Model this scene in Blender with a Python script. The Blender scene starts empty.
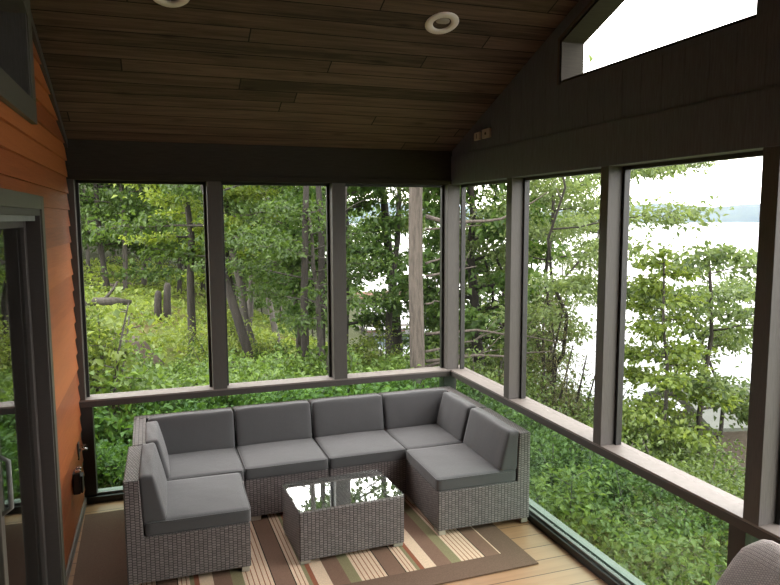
import bpy, bmesh, math, random
import numpy as np
from mathutils import Vector, Matrix

R = random.Random(7)
col = bpy.context.scene.collection
PI = math.pi
# ------------------------------------------------------------------ camera (fitted)
F, CX, CY, CZ = 674.59, -2.2091, -4.9007, 1.95
YAW, PIT, ROL = 0.3326, 0.1092, -0.0040

# ------------------------------------------------------------------ helpers
def tag(o, label=None, cat=None, group=None, kind=None):
    if label: o['label'] = label
    if cat: o['category'] = cat
    if group: o['group'] = group
    if kind: o['kind'] = kind
    return o

def thing(name, label, cat, loc=(0, 0, 0), rz=0, group=None):
    o = bpy.data.objects.new(name, None); col.objects.link(o)
    o.empty_display_size = .1
    o.location = loc; o.rotation_euler = (0, 0, rz)
    return tag(o, label, cat, group)

def copy_tree(o, parent=None):
    c = o.copy(); col.objects.link(c)
    if parent is not None: c.parent = parent
    for ch in list(o.children): copy_tree(ch, c)
    return c

class MB:
    """collects shapes, builds ONE mesh object"""
    def __init__(s): s.v = []; s.f = []; s.m = []; s.mi = 0
    def add(s, vs, fs):
        b = len(s.v); s.v += [tuple(p) for p in vs]
        for f in fs: s.f.append(tuple(b + i for i in f)); s.m.append(s.mi)
    def box(s, x0, x1, y0, y1, z0, z1, M=None):
        vs = [(x, y, z) for x in (x0, x1) for y in (y0, y1) for z in (z0, z1)]
        if M is not None: vs = [tuple(M @ Vector(p)) for p in vs]
        s.add(vs, [(0, 1, 3, 2), (4, 6, 7, 5), (0, 4, 5, 1), (2, 3, 7, 6), (0, 2, 6, 4), (1, 5, 7, 3)])
    def prism(s, pts, axis, a, b):
        """polygon pts (u,v) extruded along axis from a to b. axis 0: (y,z) 1: (x,z) 2: (x,y)"""
        n = len(pts)
        def mk(u, v, w):
            return (w, u, v) if axis == 0 else (u, w, v) if axis == 1 else (u, v, w)
        vs = [mk(u, v, a) for u, v in pts] + [mk(u, v, b) for u, v in pts]
        fs = [tuple(range(n))[::-1], tuple(range(n, 2 * n))]
        fs += [(i, (i + 1) % n, n + (i + 1) % n, n + i) for i in range(n)]
        s.add(vs, fs)
    def tube(s, pts, rad, n=8, closed=False, cap=True):
        P = [Vector(p) for p in pts]; L = len(P)
        if not hasattr(rad, '__len__'): rad = [rad] * L
        up = None; rings = []
        for i in range(L):
            if closed: t = P[(i + 1) % L] - P[i - 1]
            else: t = P[min(i + 1, L - 1)] - P[max(i - 1, 0)]
            if t.length < 1e-9: t = Vector((0, 0, 1))
            t.normalize()
            if up is None:
                up = Vector((1, 0, 0)) if abs(t.x) < .8 else Vector((0, 1, 0))
            a = (up - t * up.dot(t))
            if a.length < 1e-5: a = t.orthogonal()
            a.normalize(); up = a; b = t.cross(a)
            rings.append([P[i] + (a * math.cos(2 * PI * k / n) + b * math.sin(2 * PI * k / n)) * rad[i] for k in range(n)])
        vs = [p for r in rings for p in r]; fs = []
        for i in range(L if closed else L - 1):
            j = (i + 1) % L
            for k in range(n):
                fs.append((i * n + k, i * n + (k + 1) % n, j * n + (k + 1) % n, j * n + k))
        if cap and not closed:
            fs.append(tuple(range(n))[::-1]); fs.append(tuple((L - 1) * n + k for k in range(n)))
        s.add(vs, fs)
    def lathe(s, prof, n=32, M=None):
        vs = []
        for r, z in prof:
            for k in range(n):
                a = 2 * PI * k / n; p = Vector((r * math.cos(a), r * math.sin(a), z))
                vs.append(M @ p if M is not None else p)
        fs = []
        for i in range(len(prof) - 1):
            for k in range(n):
                fs.append((i * n + k, i * n + (k + 1) % n, (i + 1) * n + (k + 1) % n, (i + 1) * n + k))
        s.add(vs, fs)
    def build(s, name, mats, parent=None, bevel=0, smooth=False, uv=False, seg=2):
        me = bpy.data.meshes.new(name); me.from_pydata(s.v, [], s.f)
        bm = bmesh.new(); bm.from_mesh(me); bmesh.ops.recalc_face_normals(bm, faces=bm.faces); bm.to_mesh(me); bm.free()
        if not isinstance(mats, (list, tuple)): mats = [mats]
        for m in mats: me.materials.append(m)
        if len(mats) > 1: me.polygons.foreach_set('material_index', s.m)
        if smooth: me.polygons.foreach_set('use_smooth', [True] * len(me.polygons))
        if uv: box_uv(me)
        o = bpy.data.objects.new(name, me); col.objects.link(o)
        if parent is not None: o.parent = parent
        if bevel:
            md = o.modifiers.new('bevel', 'BEVEL'); md.width = bevel; md.segments = seg; md.limit_method = 'ANGLE'
        return o

def box_uv(me):
    uvl = me.uv_layers.new(name='UVMap')
    for p in me.polygons:
        n = p.normal; ax = max(range(3), key=lambda i: abs(n[i]))
        for li in p.loop_indices:
            c = me.vertices[me.loops[li].vertex_index].co
            uvl.data[li].uv = (c.y, c.z) if ax == 0 else (c.x, c.z) if ax == 1 else (c.x, c.y)

def struct(o): o['kind'] = 'structure'; return o

def add_box(name, m, x0, x1, y0, y1, z0, z1, parent=None, bevel=0.003, uv=False):
    b = MB(); b.box(x0, x1, y0, y1, z0, z1)
    return b.build(name, m, parent, bevel, uv=uv)

# ------------------------------------------------------------------ materials
def newmat(name):
    m = bpy.data.materials.new(name); m.use_nodes = True
    nt = m.node_tree; b = nt.nodes['Principled BSDF']
    return m, nt, b, nt.nodes['Material Output']

def N(nt, t, **kw):
    n = nt.nodes.new(t)
    for k, v in kw.items():
        if k in n.inputs: n.inputs[k].default_value = v
        else: setattr(n, k, v)
    return n

def ramp(nt, stops):
    r = nt.nodes.new('ShaderNodeValToRGB'); e = r.color_ramp.elements
    while len(e) < len(stops): e.new(.5)
    for i, (p, c) in enumerate(stops):
        e[i].position = p; e[i].color = (*c, 1)
    return r

def bump(nt, b, src, strength, dist=.01):
    n = N(nt, 'ShaderNodeBump', Strength=strength, Distance=dist)
    nt.links.new(src, n.inputs['Height']); nt.links.new(n.outputs[0], b.inputs['Normal'])
    return n

def simple(name, c, rough=.6, metal=0, var=.12, scale=12, stretch=(1, 1, 1), bmp=0, spec=.5):
    m, nt, b, o = newmat(name)
    tc = N(nt, 'ShaderNodeTexCoord'); mp = N(nt, 'ShaderNodeMapping'); mp.inputs['Scale'].default_value = stretch
    nt.links.new(tc.outputs['Object'], mp.inputs[0])
    nz = N(nt, 'ShaderNodeTexNoise', Scale=scale, Detail=5, Roughness=.6); nt.links.new(mp.outputs[0], nz.inputs['Vector'])
    rp = ramp(nt, [(.3, [x * (1 - var) for x in c]), (.7, [min(1, x * (1 + var)) for x in c])])
    nt.links.new(nz.outputs['Fac'], rp.inputs[0]); nt.links.new(rp.outputs[0], b.inputs['Base Color'])
    b.inputs['Roughness'].default_value = rough; b.inputs['Metallic'].default_value = metal
    b.inputs['Specular IOR Level'].default_value = spec
    if bmp: bump(nt, b, nz.outputs['Fac'], bmp)
    return m

def planks(name, cA, cB, gap, length, width, rough, uvmap=True, grain=.5, gapw=.004, knots=True, spec=.5, bmp=.4, rnd=False):
    """boards in UV metres: u along the board"""
    m, nt, b, o = newmat(name)
    tc = N(nt, 'ShaderNodeTexCoord')
    br = N(nt, 'ShaderNodeTexBrick', offset=.37, offset_frequency=3, squash=1.0)
    br.inputs['Scale'].default_value = 1; br.inputs['Mortar Size'].default_value = gapw
    br.inputs['Mortar Smooth'].default_value = .1; br.inputs['Bias'].default_value = 0
    br.inputs['Brick Width'].default_value = length; br.inputs['Row Height'].default_value = width
    br.inputs['Color1'].default_value = (0, 0, 0, 1); br.inputs['Color2'].default_value = (1, 1, 1, 1)
    br.inputs['Mortar'].default_value = (.5, .5, .5, 1)
    src = tc.outputs['UV']
    if rnd:        # every row of boards starts at a place of its own
        sx = N(nt, 'ShaderNodeSeparateXYZ'); nt.links.new(src, sx.inputs[0])
        dv = N(nt, 'ShaderNodeMath', operation='DIVIDE'); dv.inputs[1].default_value = width; nt.links.new(sx.outputs[1], dv.inputs[0])
        fl_ = N(nt, 'ShaderNodeMath', operation='FLOOR'); nt.links.new(dv.outputs[0], fl_.inputs[0])
        wn = N(nt, 'ShaderNodeTexWhiteNoise', noise_dimensions='1D'); nt.links.new(fl_.outputs[0], wn.inputs['W'])
        m3 = N(nt, 'ShaderNodeMath', operation='MULTIPLY_ADD'); m3.inputs[1].default_value = length; nt.links.new(wn.outputs['Value'], m3.inputs[0]); nt.links.new(sx.outputs[0], m3.inputs[2])
        cx_ = N(nt, 'ShaderNodeCombineXYZ'); nt.links.new(m3.outputs[0], cx_.inputs[0]); nt.links.new(sx.outputs[1], cx_.inputs[1])
        src = cx_.outputs[0]; br.offset = 0
    nt.links.new(src, br.inputs['Vector'])
    # per board offset of the grain
    mp = N(nt, 'ShaderNodeMapping'); mp.inputs['Scale'].default_value = (1.6, 26, 1)
    nt.links.new(tc.outputs['UV'], mp.inputs[0])
    ad = N(nt, 'ShaderNodeVectorMath', operation='ADD'); nt.links.new(mp.outputs[0], ad.inputs[0])
    sc = N(nt, 'ShaderNodeVectorMath', operation='SCALE'); sc.inputs['Scale'].default_value = 30
    nt.links.new(br.outputs['Color'], sc.inputs[0]); nt.links.new(sc.outputs[0], ad.inputs[1])
    nz = N(nt, 'ShaderNodeTexNoise', Scale=1.2, Detail=7, Roughness=.65, Distortion=.6); nt.links.new(ad.outputs[0], nz.inputs['Vector'])
    mix = N(nt, 'ShaderNodeMix', data_type='FLOAT'); mix.inputs[0].default_value = grain
    sep = N(nt, 'ShaderNodeSeparateColor'); nt.links.new(br.outputs['Color'], sep.inputs[0])
    am = N(nt, 'ShaderNodeMath', operation='MULTIPLY_ADD'); am.inputs[1].default_value = 2.6; am.inputs[2].default_value = -.8; am.use_clamp = True
    nt.links.new(nz.outputs['Fac'], am.inputs[0])
    nt.links.new(sep.outputs[0], mix.inputs[2]); nt.links.new(am.outputs[0], mix.inputs[3])
    rp = ramp(nt, [(.22, cB), (.78, cA)]); nt.links.new(mix.outputs[0], rp.inputs[0])
    last = rp.outputs[0]
    if knots:
        mp2 = N(nt, 'ShaderNodeMapping'); mp2.inputs['Scale'].default_value = (2.2, 6, 1); nt.links.new(tc.outputs['UV'], mp2.inputs[0])
        vo = N(nt, 'ShaderNodeTexVoronoi', Scale=1.0); nt.links.new(mp2.outputs[0], vo.inputs['Vector'])
        rk = ramp(nt, [(.03, (.35, .33, .3)), (.16, (1, 1, 1))]); nt.links.new(vo.outputs['Distance'], rk.inputs[0])
        mk = N(nt, 'ShaderNodeMix', data_type='RGBA', blend_type='MULTIPLY'); mk.inputs[0].default_value = .8
        nt.links.new(last, mk.inputs[6]); nt.links.new(rk.outputs[0], mk.inputs[7]); last = mk.outputs[2]
    mg = N(nt, 'ShaderNodeMix', data_type='RGBA'); mg.inputs[7].default_value = (*gap, 1)
    nt.links.new(br.outputs['Fac'], mg.inputs[0]); nt.links.new(last, mg.inputs[6])
    nt.links.new(mg.outputs[2], b.inputs['Base Color'])
    b.inputs['Roughness'].default_value = rough; b.inputs['Specular IOR Level'].default_value = spec
    inv = N(nt, 'ShaderNodeMath', operation='SUBTRACT'); inv.inputs[0].default_value = 1
    nt.links.new(br.outputs['Fac'], inv.inputs[1])
    bump(nt, b, inv.outputs[0], bmp, .004)
    return m

def wicker(name, cA, cB, gap, fine=1.0):
    m, nt, b, o = newmat(name)
    tc = N(nt, 'ShaderNodeTexCoord'); mp = N(nt, 'ShaderNodeMapping'); mp.inputs['Rotation'].default_value = (0, 0, PI / 2)
    nt.links.new(tc.outputs['UV'], mp.inputs[0])
    br = N(nt, 'ShaderNodeTexBrick', offset=.5, offset_frequency=2)
    for k, v in (('Scale', 1), ('Mortar Size', .0027), ('Mortar Smooth', .7), ('Bias', 0), ('Brick Width', .0145), ('Row Height', .0225)): br.inputs[k].default_value = v
    br.inputs['Scale'].default_value = fine; br.inputs['Color1'].default_value = (*cA, 1); br.inputs['Color2'].default_value = (*cB, 1); br.inputs['Mortar'].default_value = (*gap, 1)
    nt.links.new(mp.outputs[0], br.inputs['Vector']); nt.links.new(br.outputs['Color'], b.inputs['Base Color'])
    b.inputs['Roughness'].default_value = .45
    inv = N(nt, 'ShaderNodeMath', operation='SUBTRACT'); inv.inputs[0].default_value = 1
    nt.links.new(br.outputs['Fac'], inv.inputs[1]); bump(nt, b, inv.outputs[0], .7, .004)
    return m

def fabric(name, c):
    m, nt, b, o = newmat(name)
    tc = N(nt, 'ShaderNodeTexCoord')
    nz = N(nt, 'ShaderNodeTexNoise', Scale=420, Detail=2); nt.links.new(tc.outputs['Object'], nz.inputs['Vector'])
    n2 = N(nt, 'ShaderNodeTexNoise', Scale=9, Detail=4); nt.links.new(tc.outputs['Object'], n2.inputs['Vector'])
    rp = ramp(nt, [(.25, [x * .86 for x in c]), (.75, [x * 1.14 for x in c])]); nt.links.new(nz.outputs['Fac'], rp.inputs[0])
    nt.links.new(rp.outputs[0], b.inputs['Base Color']); b.inputs['Roughness'].default_value = .8
    b.inputs['Sheen Weight'].default_value = .35; b.inputs['Specular IOR Level'].default_value = .3
    ad = N(nt, 'ShaderNodeMath', operation='MULTIPLY_ADD'); ad.inputs[1].default_value = .25
    nt.links.new(nz.outputs['Fac'], ad.inputs[0]); nt.links.new(n2.outputs['Fac'], ad.inputs[2])
    bump(nt, b, ad.outputs[0], .25, .012)
    return m

def glass(name, tint, gloss=1.0):
    m, nt, b, o = newmat(name); nt.nodes.remove(b)
    tr = N(nt, 'ShaderNodeBsdfTransparent'); tr.inputs[0].default_value = (*tint, 1)
    gl = N(nt, 'ShaderNodeBsdfGlossy'); gl.inputs['Roughness'].default_value = 0.0
    fr = N(nt, 'ShaderNodeLayerWeight', Blend=.5)          # Schlick, same from both sides of the sheet
    p5 = N(nt, 'ShaderNodeMath', operation='POWER'); p5.inputs[1].default_value = 5
    nt.links.new(fr.outputs['Facing'], p5.inputs[0])
    ma = N(nt, 'ShaderNodeMath', operation='MULTIPLY_ADD'); ma.inputs[1].default_value = .96; ma.inputs[2].default_value = .04
    nt.links.new(p5.outputs[0], ma.inputs[0])
    mu = N(nt, 'ShaderNodeMath', operation='MULTIPLY'); mu.inputs[1].default_value = gloss; mu.use_clamp = True
    nt.links.new(ma.outputs[0], mu.inputs[0])
    mx = N(nt, 'ShaderNodeMixShader'); nt.links.new(mu.outputs[0], mx.inputs[0])
    nt.links.new(tr.outputs[0], mx.inputs[1]); nt.links.new(gl.outputs[0], mx.inputs[2])
    nt.links.new(mx.outputs[0], o.inputs['Surface'])
    return m

def screen(name, clear):
    m, nt, b, o = newmat(name); b.inputs['Base Color'].default_value = (.03, .03, .03, 1); b.inputs['Roughness'].default_value = .7
    b.inputs['Specular IOR Level'].default_value = .1
    tr = N(nt, 'ShaderNodeBsdfTransparent'); mx = N(nt, 'ShaderNodeMixShader'); mx.inputs[0].default_value = clear
    nt.links.new(b.outputs[0], mx.inputs[1]); nt.links.new(tr.outputs[0], mx.inputs[2]); nt.links.new(mx.outputs[0], o.inputs['Surface'])
    return m

def leafmat(name, cA, cB, trans=.45):
    """leaf colour differs from leaf to leaf and a little from plant to plant"""
    m, nt, b, o = newmat(name)
    ge = N(nt, 'ShaderNodeNewGeometry'); oi = N(nt, 'ShaderNodeObjectInfo')
    mm = N(nt, 'ShaderNodeMath', operation='MULTIPLY_ADD'); mm.inputs[1].default_value = .3; 
    nt.links.new(oi.outputs['Random'], mm.inputs[0])
    m2 = N(nt, 'ShaderNodeMath', operation='MULTIPLY'); m2.inputs[1].default_value = .7
    nt.links.new(ge.outputs['Random Per Island'], m2.inputs[0]); nt.links.new(m2.outputs[0], mm.inputs[2])
    rp = ramp(nt, [(0, cA), (1, cB)]); nt.links.new(mm.outputs[0], rp.inputs[0])
    nt.links.new(rp.outputs[0], b.inputs['Base Color']); b.inputs['Roughness'].default_value = .42
    b.inputs['Specular IOR Level'].default_value = .4
    tl = N(nt, 'ShaderNodeBsdfTranslucent'); hs = N(nt, 'ShaderNodeHueSaturation', Hue=.485, Saturation=1.15, Value=1.25)
    nt.links.new(rp.outputs[0], hs.inputs['Color']); nt.links.new(hs.outputs[0], tl.inputs['Color'])
    mx = N(nt, 'ShaderNodeMixShader'); mx.inputs[0].default_value = trans
    nt.links.new(b.outputs[0], mx.inputs[1]); nt.links.new(tl.outputs[0], mx.inputs[2]); nt.links.new(mx.outputs[0], o.inputs['Surface'])
    return m

M = {}
M['paint'] = simple('dark_stained_timber', (.085, .076, .069), .5, var=.18, scale=9, stretch=(30, 30, 1.5), bmp=.12)
M['paint_h'] = simple('dark_stained_rail', (.20, .17, .155), .42, var=.14, scale=9, stretch=(3, 3, 30), bmp=.1)
M['paint_shaded'] = simple('shaded_post_timber', (.066, .058, .050), .5, var=.18, scale=9, stretch=(30, 30, 1.5), bmp=.12)  # same timber as the other posts, with the back posts' shade in its colour
M['rail'] = simple('dark_rail', (.05, .042, .038), .5, var=.14, scale=9, stretch=(3, 3, 30))
M['sill'] = simple('pale_sill_board', (.19, .163, .146), .5, var=.12, scale=9, stretch=(3, 3, 30))  # one even colour, paler than the rails below
M['header_b'] = simple('black_brown_beam', (.036, .031, .024), .7, var=.2, scale=8, stretch=(1.2, 20, 20), spec=.12)
M['black'] = simple('black_screen_frame', (.02, .019, .018), .45)
M['header'] = simple('dark_gable_boards', (.120, .130, .165), .6, var=.2, scale=8, stretch=(20, 20, 1.2))
M['ceil'] = planks('brown_ceiling_boards', (.150, .100, .070), (.046, .031, .022), (.010, .007, .005), 2.6, .118, .55, grain=.62, rnd=True, spec=.2)
M['floor'] = planks('tan_deck_boards', (.44, .245, .135), (.35, .185, .10), (.13, .07, .04), 40, .142, .34, grain=.55, knots=False, bmp=.2, spec=.45)
def cedar():
    m, nt, b, o = newmat('orange_cedar_siding')
    tc = N(nt, 'ShaderNodeTexCoord'); mp = N(nt, 'ShaderNodeMapping'); mp.inputs['Scale'].default_value = (1, 1.3, 30)
    ge = N(nt, 'ShaderNodeNewGeometry'); sc = N(nt, 'ShaderNodeMath', operation='MULTIPLY'); sc.inputs[1].default_value = 40
    nt.links.new(ge.outputs['Random Per Island'], sc.inputs[0]); nt.links.new(sc.outputs[0], mp.inputs['Location'])
    nt.links.new(tc.outputs['Object'], mp.inputs[0])
    nz = N(nt, 'ShaderNodeTexNoise', Scale=2.2, Detail=7, Roughness=.65, Distortion=.8); nt.links.new(mp.outputs[0], nz.inputs['Vector'])
    mix = N(nt, 'ShaderNodeMix', data_type='FLOAT'); mix.inputs[0].default_value = .5
    nt.links.new(nz.outputs['Fac'], mix.inputs[2]); nt.links.new(ge.outputs['Random Per Island'], mix.inputs[3])
    rp = ramp(nt, [(.15, (.15, .032, .007)), (.5, (.30, .075, .015)), (.9, (.44, .135, .034))]); nt.links.new(mix.outputs[0], rp.inputs[0])
    nt.links.new(rp.outputs[0], b.inputs['Base Color']); b.inputs['Roughness'].default_value = .5
    bump(nt, b, nz.outputs['Fac'], .2, .01)
    return m
M['cedar'] = cedar()
M['casing'] = simple('olive_grey_casing', (.078, .072, .054), .5, var=.12, scale=8, stretch=(20, 20, 2))
M['wicker'] = wicker('taupe_wicker', (.275, .236, .232), (.192, .164, .162), (.026, .022, .022))
M['wicker_flat'] = wicker('dark_wicker_top', (.16, .14, .13), (.10, .085, .08), (.02, .018, .017))
M['fabric'] = fabric('charcoal_cushion_cloth', (.083, .080, .083))
M['piping'] = fabric('charcoal_piping_cloth', (.060, .058, .060))
M['foot'] = simple('brushed_taupe_metal', (.50, .46, .40), .4, metal=.3)
M['alu'] = simple('dull_aluminium', (.17, .175, .16), .5, metal=0)
M['glass_up'] = screen('insect_screen', .92)
M['glass_low'] = glass('green_tinted_rail_glass', (.76, .865, .815), 1.0)
M['glass_door'] = glass('door_glass', (.72, .75, .73), 1.3)
M['white'] = simple('white_enamel', (.86, .80, .74), .4, var=.04)
M['baffle'] = simple('light_baffle', (.75, .69, .64), .5, var=.05)
M['bulb'] = simple('frosted_bulb', (.40, .36, .33), .3, var=.03)
M['plastic_dark'] = simple('dark_plastic', (.03, .03, .03), .4)
M['chrome'] = simple('bright_metal', (.75, .73, .70), .2, metal=1)
M['beige'] = simple('beige_plastic', (.50, .44, .38), .45, var=.04)
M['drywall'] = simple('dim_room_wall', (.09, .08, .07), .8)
# table top glass: a sheet that mirrors the daylight over the weave
M['table_glass'] = glass('table_glass', (.93, .96, .95), 3.6)

# ------------------------------------------------------------------ room
W = 2.746            # left wall at x = -W
YF = -5.85           # front wall behind the camera
YR = -2.925          # ridge
Z0, K = 2.47, .39    # ceiling at the back wall, slope
ZH, ZR, ZRB = 2.2137, .7327, .6804
def ceil_z(y): return Z0 - K * y if y > YR else Z0 - K * (2 * YR - y)

# floor
b = MB(); b.box(-W - .1, .14, YF - .12, .14, -.16, 0)
fl = struct(b.build('floor', M['floor'], uv=True))

# ceiling: two slopes, UV in metres
def slope(y0, y1):
    me = MB(); z0, z1 = ceil_z(y0), ceil_z(y1)
    me.add([(-W - .1, y0, z0), (.14, y0, z0), (.14, y1, z1), (-W - .1, y1, z1),
            (-W - .1, y0, z0 + .18), (.14, y0, z0 + .18), (.14, y1, z1 + .18), (-W - .1, y1, z1 + .18)],
           [(0, 1, 2, 3), (4, 7, 6, 5), (0, 4, 5, 1), (2, 6, 7, 3), (1, 5, 6, 2), (0, 3, 7, 4)])
    return me
cb = slope(.14, YR); c2 = slope(YR, YF - .12)
cb.add(c2.v, c2.f)
ce = struct(cb.build('ceiling', M['ceil']))
uvl = ce.data.uv_layers.new(name='UVMap')
for p in ce.data.polygons:
    for li in p.loop_indices:
        c = ce.data.vertices[ce.data.loops[li].vertex_index].co
        uvl.data[li].uv = (c.x, c.y * math.hypot(1, K))

# back wall: header beam and trims
b = MB()
b.box(-W, .14, 0, .14, ZH, Z0 + .05)
b.box(-W, .0, -.012, 0, ZH, ZH + .035)
struct(b.build('wall_back', M['header_b'], bevel=.002))

# right gable wall with its trapezoid openings
TS, TT, TE = -1.50, 2.712, -2.82       # near-back jamb, sill height, ridge side jamb
b = MB()
yA = .14
def gab(pts): b.prism(pts, 0, 0, .14)
def gable_half(f):
    """f maps y so the same half is built on both sides of the ridge"""
    gab([(f(yA), ZH), (f(YR), ZH), (f(YR), TT), (f(yA), min(TT, Z0))][:4] if False else [(f(yA), ZH), (f(YR), ZH), (f(YR), TT), (f((Z0 - TT) / K), TT), (f(yA), ceil_z(yA))])
    gab([(f((Z0 - TT) / K), TT), (f(TS), TT), (f(TS), ceil_z(TS) )])
    gab([(f(TS), ceil_z(TS) - .115), (f(TE), ceil_z(TE) - .115), (f(TE), ceil_z(TE)), (f(TS), ceil_z(TS))])
    gab([(f(TE), TT), (f(YR), TT), (f(YR), ceil_z(YR)), (f(TE), ceil_z(TE))])
gable_half(lambda y: y); gable_half(lambda y: 2 * YR - y)
# upright boards: thin battens break the gable face, and the header board stands proud
for y in np.arange(-.15, YF, -.14):
    top = ceil_z(y) - .02
    if TE - .02 < y < TS + .02 or 2 * YR - TS - .02 < y < 2 * YR - TE + .02: top = TT - .03
    if top > 2.46: b.box(-.0014, 0, y - .0665, y + .0665, 2.44, top)
b.box(-.008, 0, YF, 0, ZH, 2.43)
b.box(0, .14, YF, 2 * YR + 1.952, 0, ZH)  # unseen end bays filled solid to cut light from the camera side
struct(b.build('wall_right', M['header'], bevel=.0015))
# trim around gable window
tn = 1
def trim(mb, m, bevel=.002):
    global tn
    o = struct(mb.build('trim_%d' % tn, m, bevel=bevel)); tn += 1; return o
for f in (lambda y: y, lambda y: 2 * YR - y):
    b = MB()
    b.prism([(f(TS), TT), (f(TS - .014), TT), (f(TS - .014), ceil_z(TS) - .115), (f(TS), ceil_z(TS) - .115)], 0, -.012, .135)
    b.prism([(f(TS), ceil_z(TS) - .129), (f(TE), ceil_z(TE) - .129), (f(TE), ceil_z(TE) - .115), (f(TS), ceil_z(TS) - .115)], 0, -.012, .135)
    b.prism([(f(TS), TT), (f(TE), TT), (f(TE), TT + .012), (f(TS), TT + .012)], 0, -.004, .135)
    trim(b, M['header_b'])
    b = MB(); b.prism([(f(TS + .022), TT - .010), (f(TS + .004), TT - .010), (f(TS + .004), ceil_z(TS) - .105), (f(TS + .022), ceil_z(TS) - .112)], 0, -.016, -.001)
    b.prism([(f(TS + .022), ceil_z(TS) - .112), (f(TE), ceil_z(TE) - .112), (f(TE), ceil_z(TE) - .094), (f(TS + .022), ceil_z(TS) - .094)], 0, -.016, -.001)
    trim(b, M['paint'])

# posts, rails, frames
WN = 1
def window(x_or_y, wall, a0, a1, z0, z1, gm, fw=.02, frame=True, gm_off=.1):
    """glazed opening in back ('b') or right ('r') wall: dark frame with its pane as a child"""
    global WN
    b = MB()
    def bx(u0, u1, d0, d1, z0_, z1_, tgt):
        if wall == 'b': tgt.box(u0, u1, d0, d1, z0_, z1_)
        else: tgt.box(d0, d1, u0, u1, z0_, z1_)
    d0, d1 = x_or_y, x_or_y + .035
    bx(a0, a0 + fw, d0, d1, z0, z1, b); bx(a1 - fw, a1, d0, d1, z0, z1, b)
    bx(a0 + fw, a1 - fw, d0, d1, z1 - fw, z1, b)
    o = struct(b.build('window_%d' % WN, M['black'], bevel=.001))
    p = MB(); bx(a0 + fw, a1 - fw, d0 + .016, d0 + .018, z0, z1 - fw, p)
    p.build('insect_screen', gm, o)
    WN += 1
    return o

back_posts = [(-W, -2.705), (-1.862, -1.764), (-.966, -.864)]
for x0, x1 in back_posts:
    b = MB(); b.box(x0, x1, 0, .13, ZR, ZH); trim(b, M['paint_shaded'])
b = MB(); b.box(-.026, .078, .015, .13, ZR, ZH); trim(b, M['paint'])          # corner post
right_posts = [(-.952, -.88), (-1.952, -1.885), (-2.962, -2.885)]

for y0, y1 in right_posts:
    b = MB(); b.box(0, .13, y0, y1, ZR, ZH); trim(b, M['paint'])
# rails (the sill shelf runs out past the posts)
b = MB(); b.box(-W, .15, 0, .15, ZRB, ZR - .012); trim(b, M['rail'])
b = MB(); b.box(0, .15, 2 * YR + 1.952, 0, ZRB, ZR - .012); trim(b, M['rail'])
b = MB(); b.box(-W, .15, .001, .15, ZR - .012, ZR); trim(b, M['sill'])
b = MB(); b.box(.001, .15, 2 * YR + 1.952, 0, ZR - .012, ZR); trim(b, M['sill'])
# floor curb and aluminium channel
b = MB(); b.box(-W, .13, 0, .13, 0, .045); trim(b, M['black'])
b = MB(); b.box(0, .13, 2 * YR + 1.952, 0, 0, .045); trim(b, M['black'])
b = MB(); b.box(-W + .08, -.04, .03, .052, .045, .062); b.box(-W + .08, -.04, .072, .125, .045, .055)
trim(b, M['alu'])
b = MB(); b.box(.02, .042, 2 * YR + 1.952, -.0, .045, .062); b.box(.072, .125, 2 * YR + 1.952, -.0, .045, .055)
trim(b, M['alu'])
# lower stiles
b = MB(); b.box(-W, -2.667, .02, .12, .045, ZRB); trim(b, M['black'])
b = MB(); b.box(-.05, .06, .02, .12, .045, ZRB); trim(b, M['black'])
b = MB(); b.box(.02, .12, -2.885, -2.80, .045, ZRB); trim(b, M['black'])
# upper windows
bx_edges = [(-2.705, -1.862), (-1.764, -.966), (-.864, -.026)]
for a0, a1 in bx_edges: window(.085, 'b', a0, a1, ZR, ZH, M['glass_up'])
ry = [(-.88, .015), (-1.885, -.952), (-2.885, -1.952)]
for a0, a1 in ry: window(.085, 'r', a0, a1, ZR, ZH, M['glass_up'])
for a0, a1 in [(2 * YR + 1.952, 2 * YR + 2.885)]:
    window(.085, 'r', a0, a1, ZR, ZH, M['glass_up'])
# lower glass sheets, one per bay, edge to edge
def sheet(wall, a0, a1):
    global WN
    b = MB(); e = .003
    if wall == 'b': b.box(a0 + e, a1 - e, .055, .061, .047, ZRB)
    else: b.box(.055, .061, a0 + e, a1 - e, .047, ZRB)
    struct(b.build('window_%d' % WN, M['glass_low'])); WN += 1
for a0, a1 in [(-2.667, -1.36), (-1.36, -.05)]: sheet('b', a0, a1)
for a0, a1 in [(-1.33, -.0), (-2.80, -1.33), (-3.898, -2.885)]: sheet('r', a0, a1)

# unseen front wall behind the camera, closed solid to cut frontal light
b = MB(); b.prism([(-W, 0), (.14, 0), (.14, Z0), (-W, Z0)], 1, YF - .12, YF)
struct(b.build('wall_front', M['header'], bevel=.002))

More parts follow.
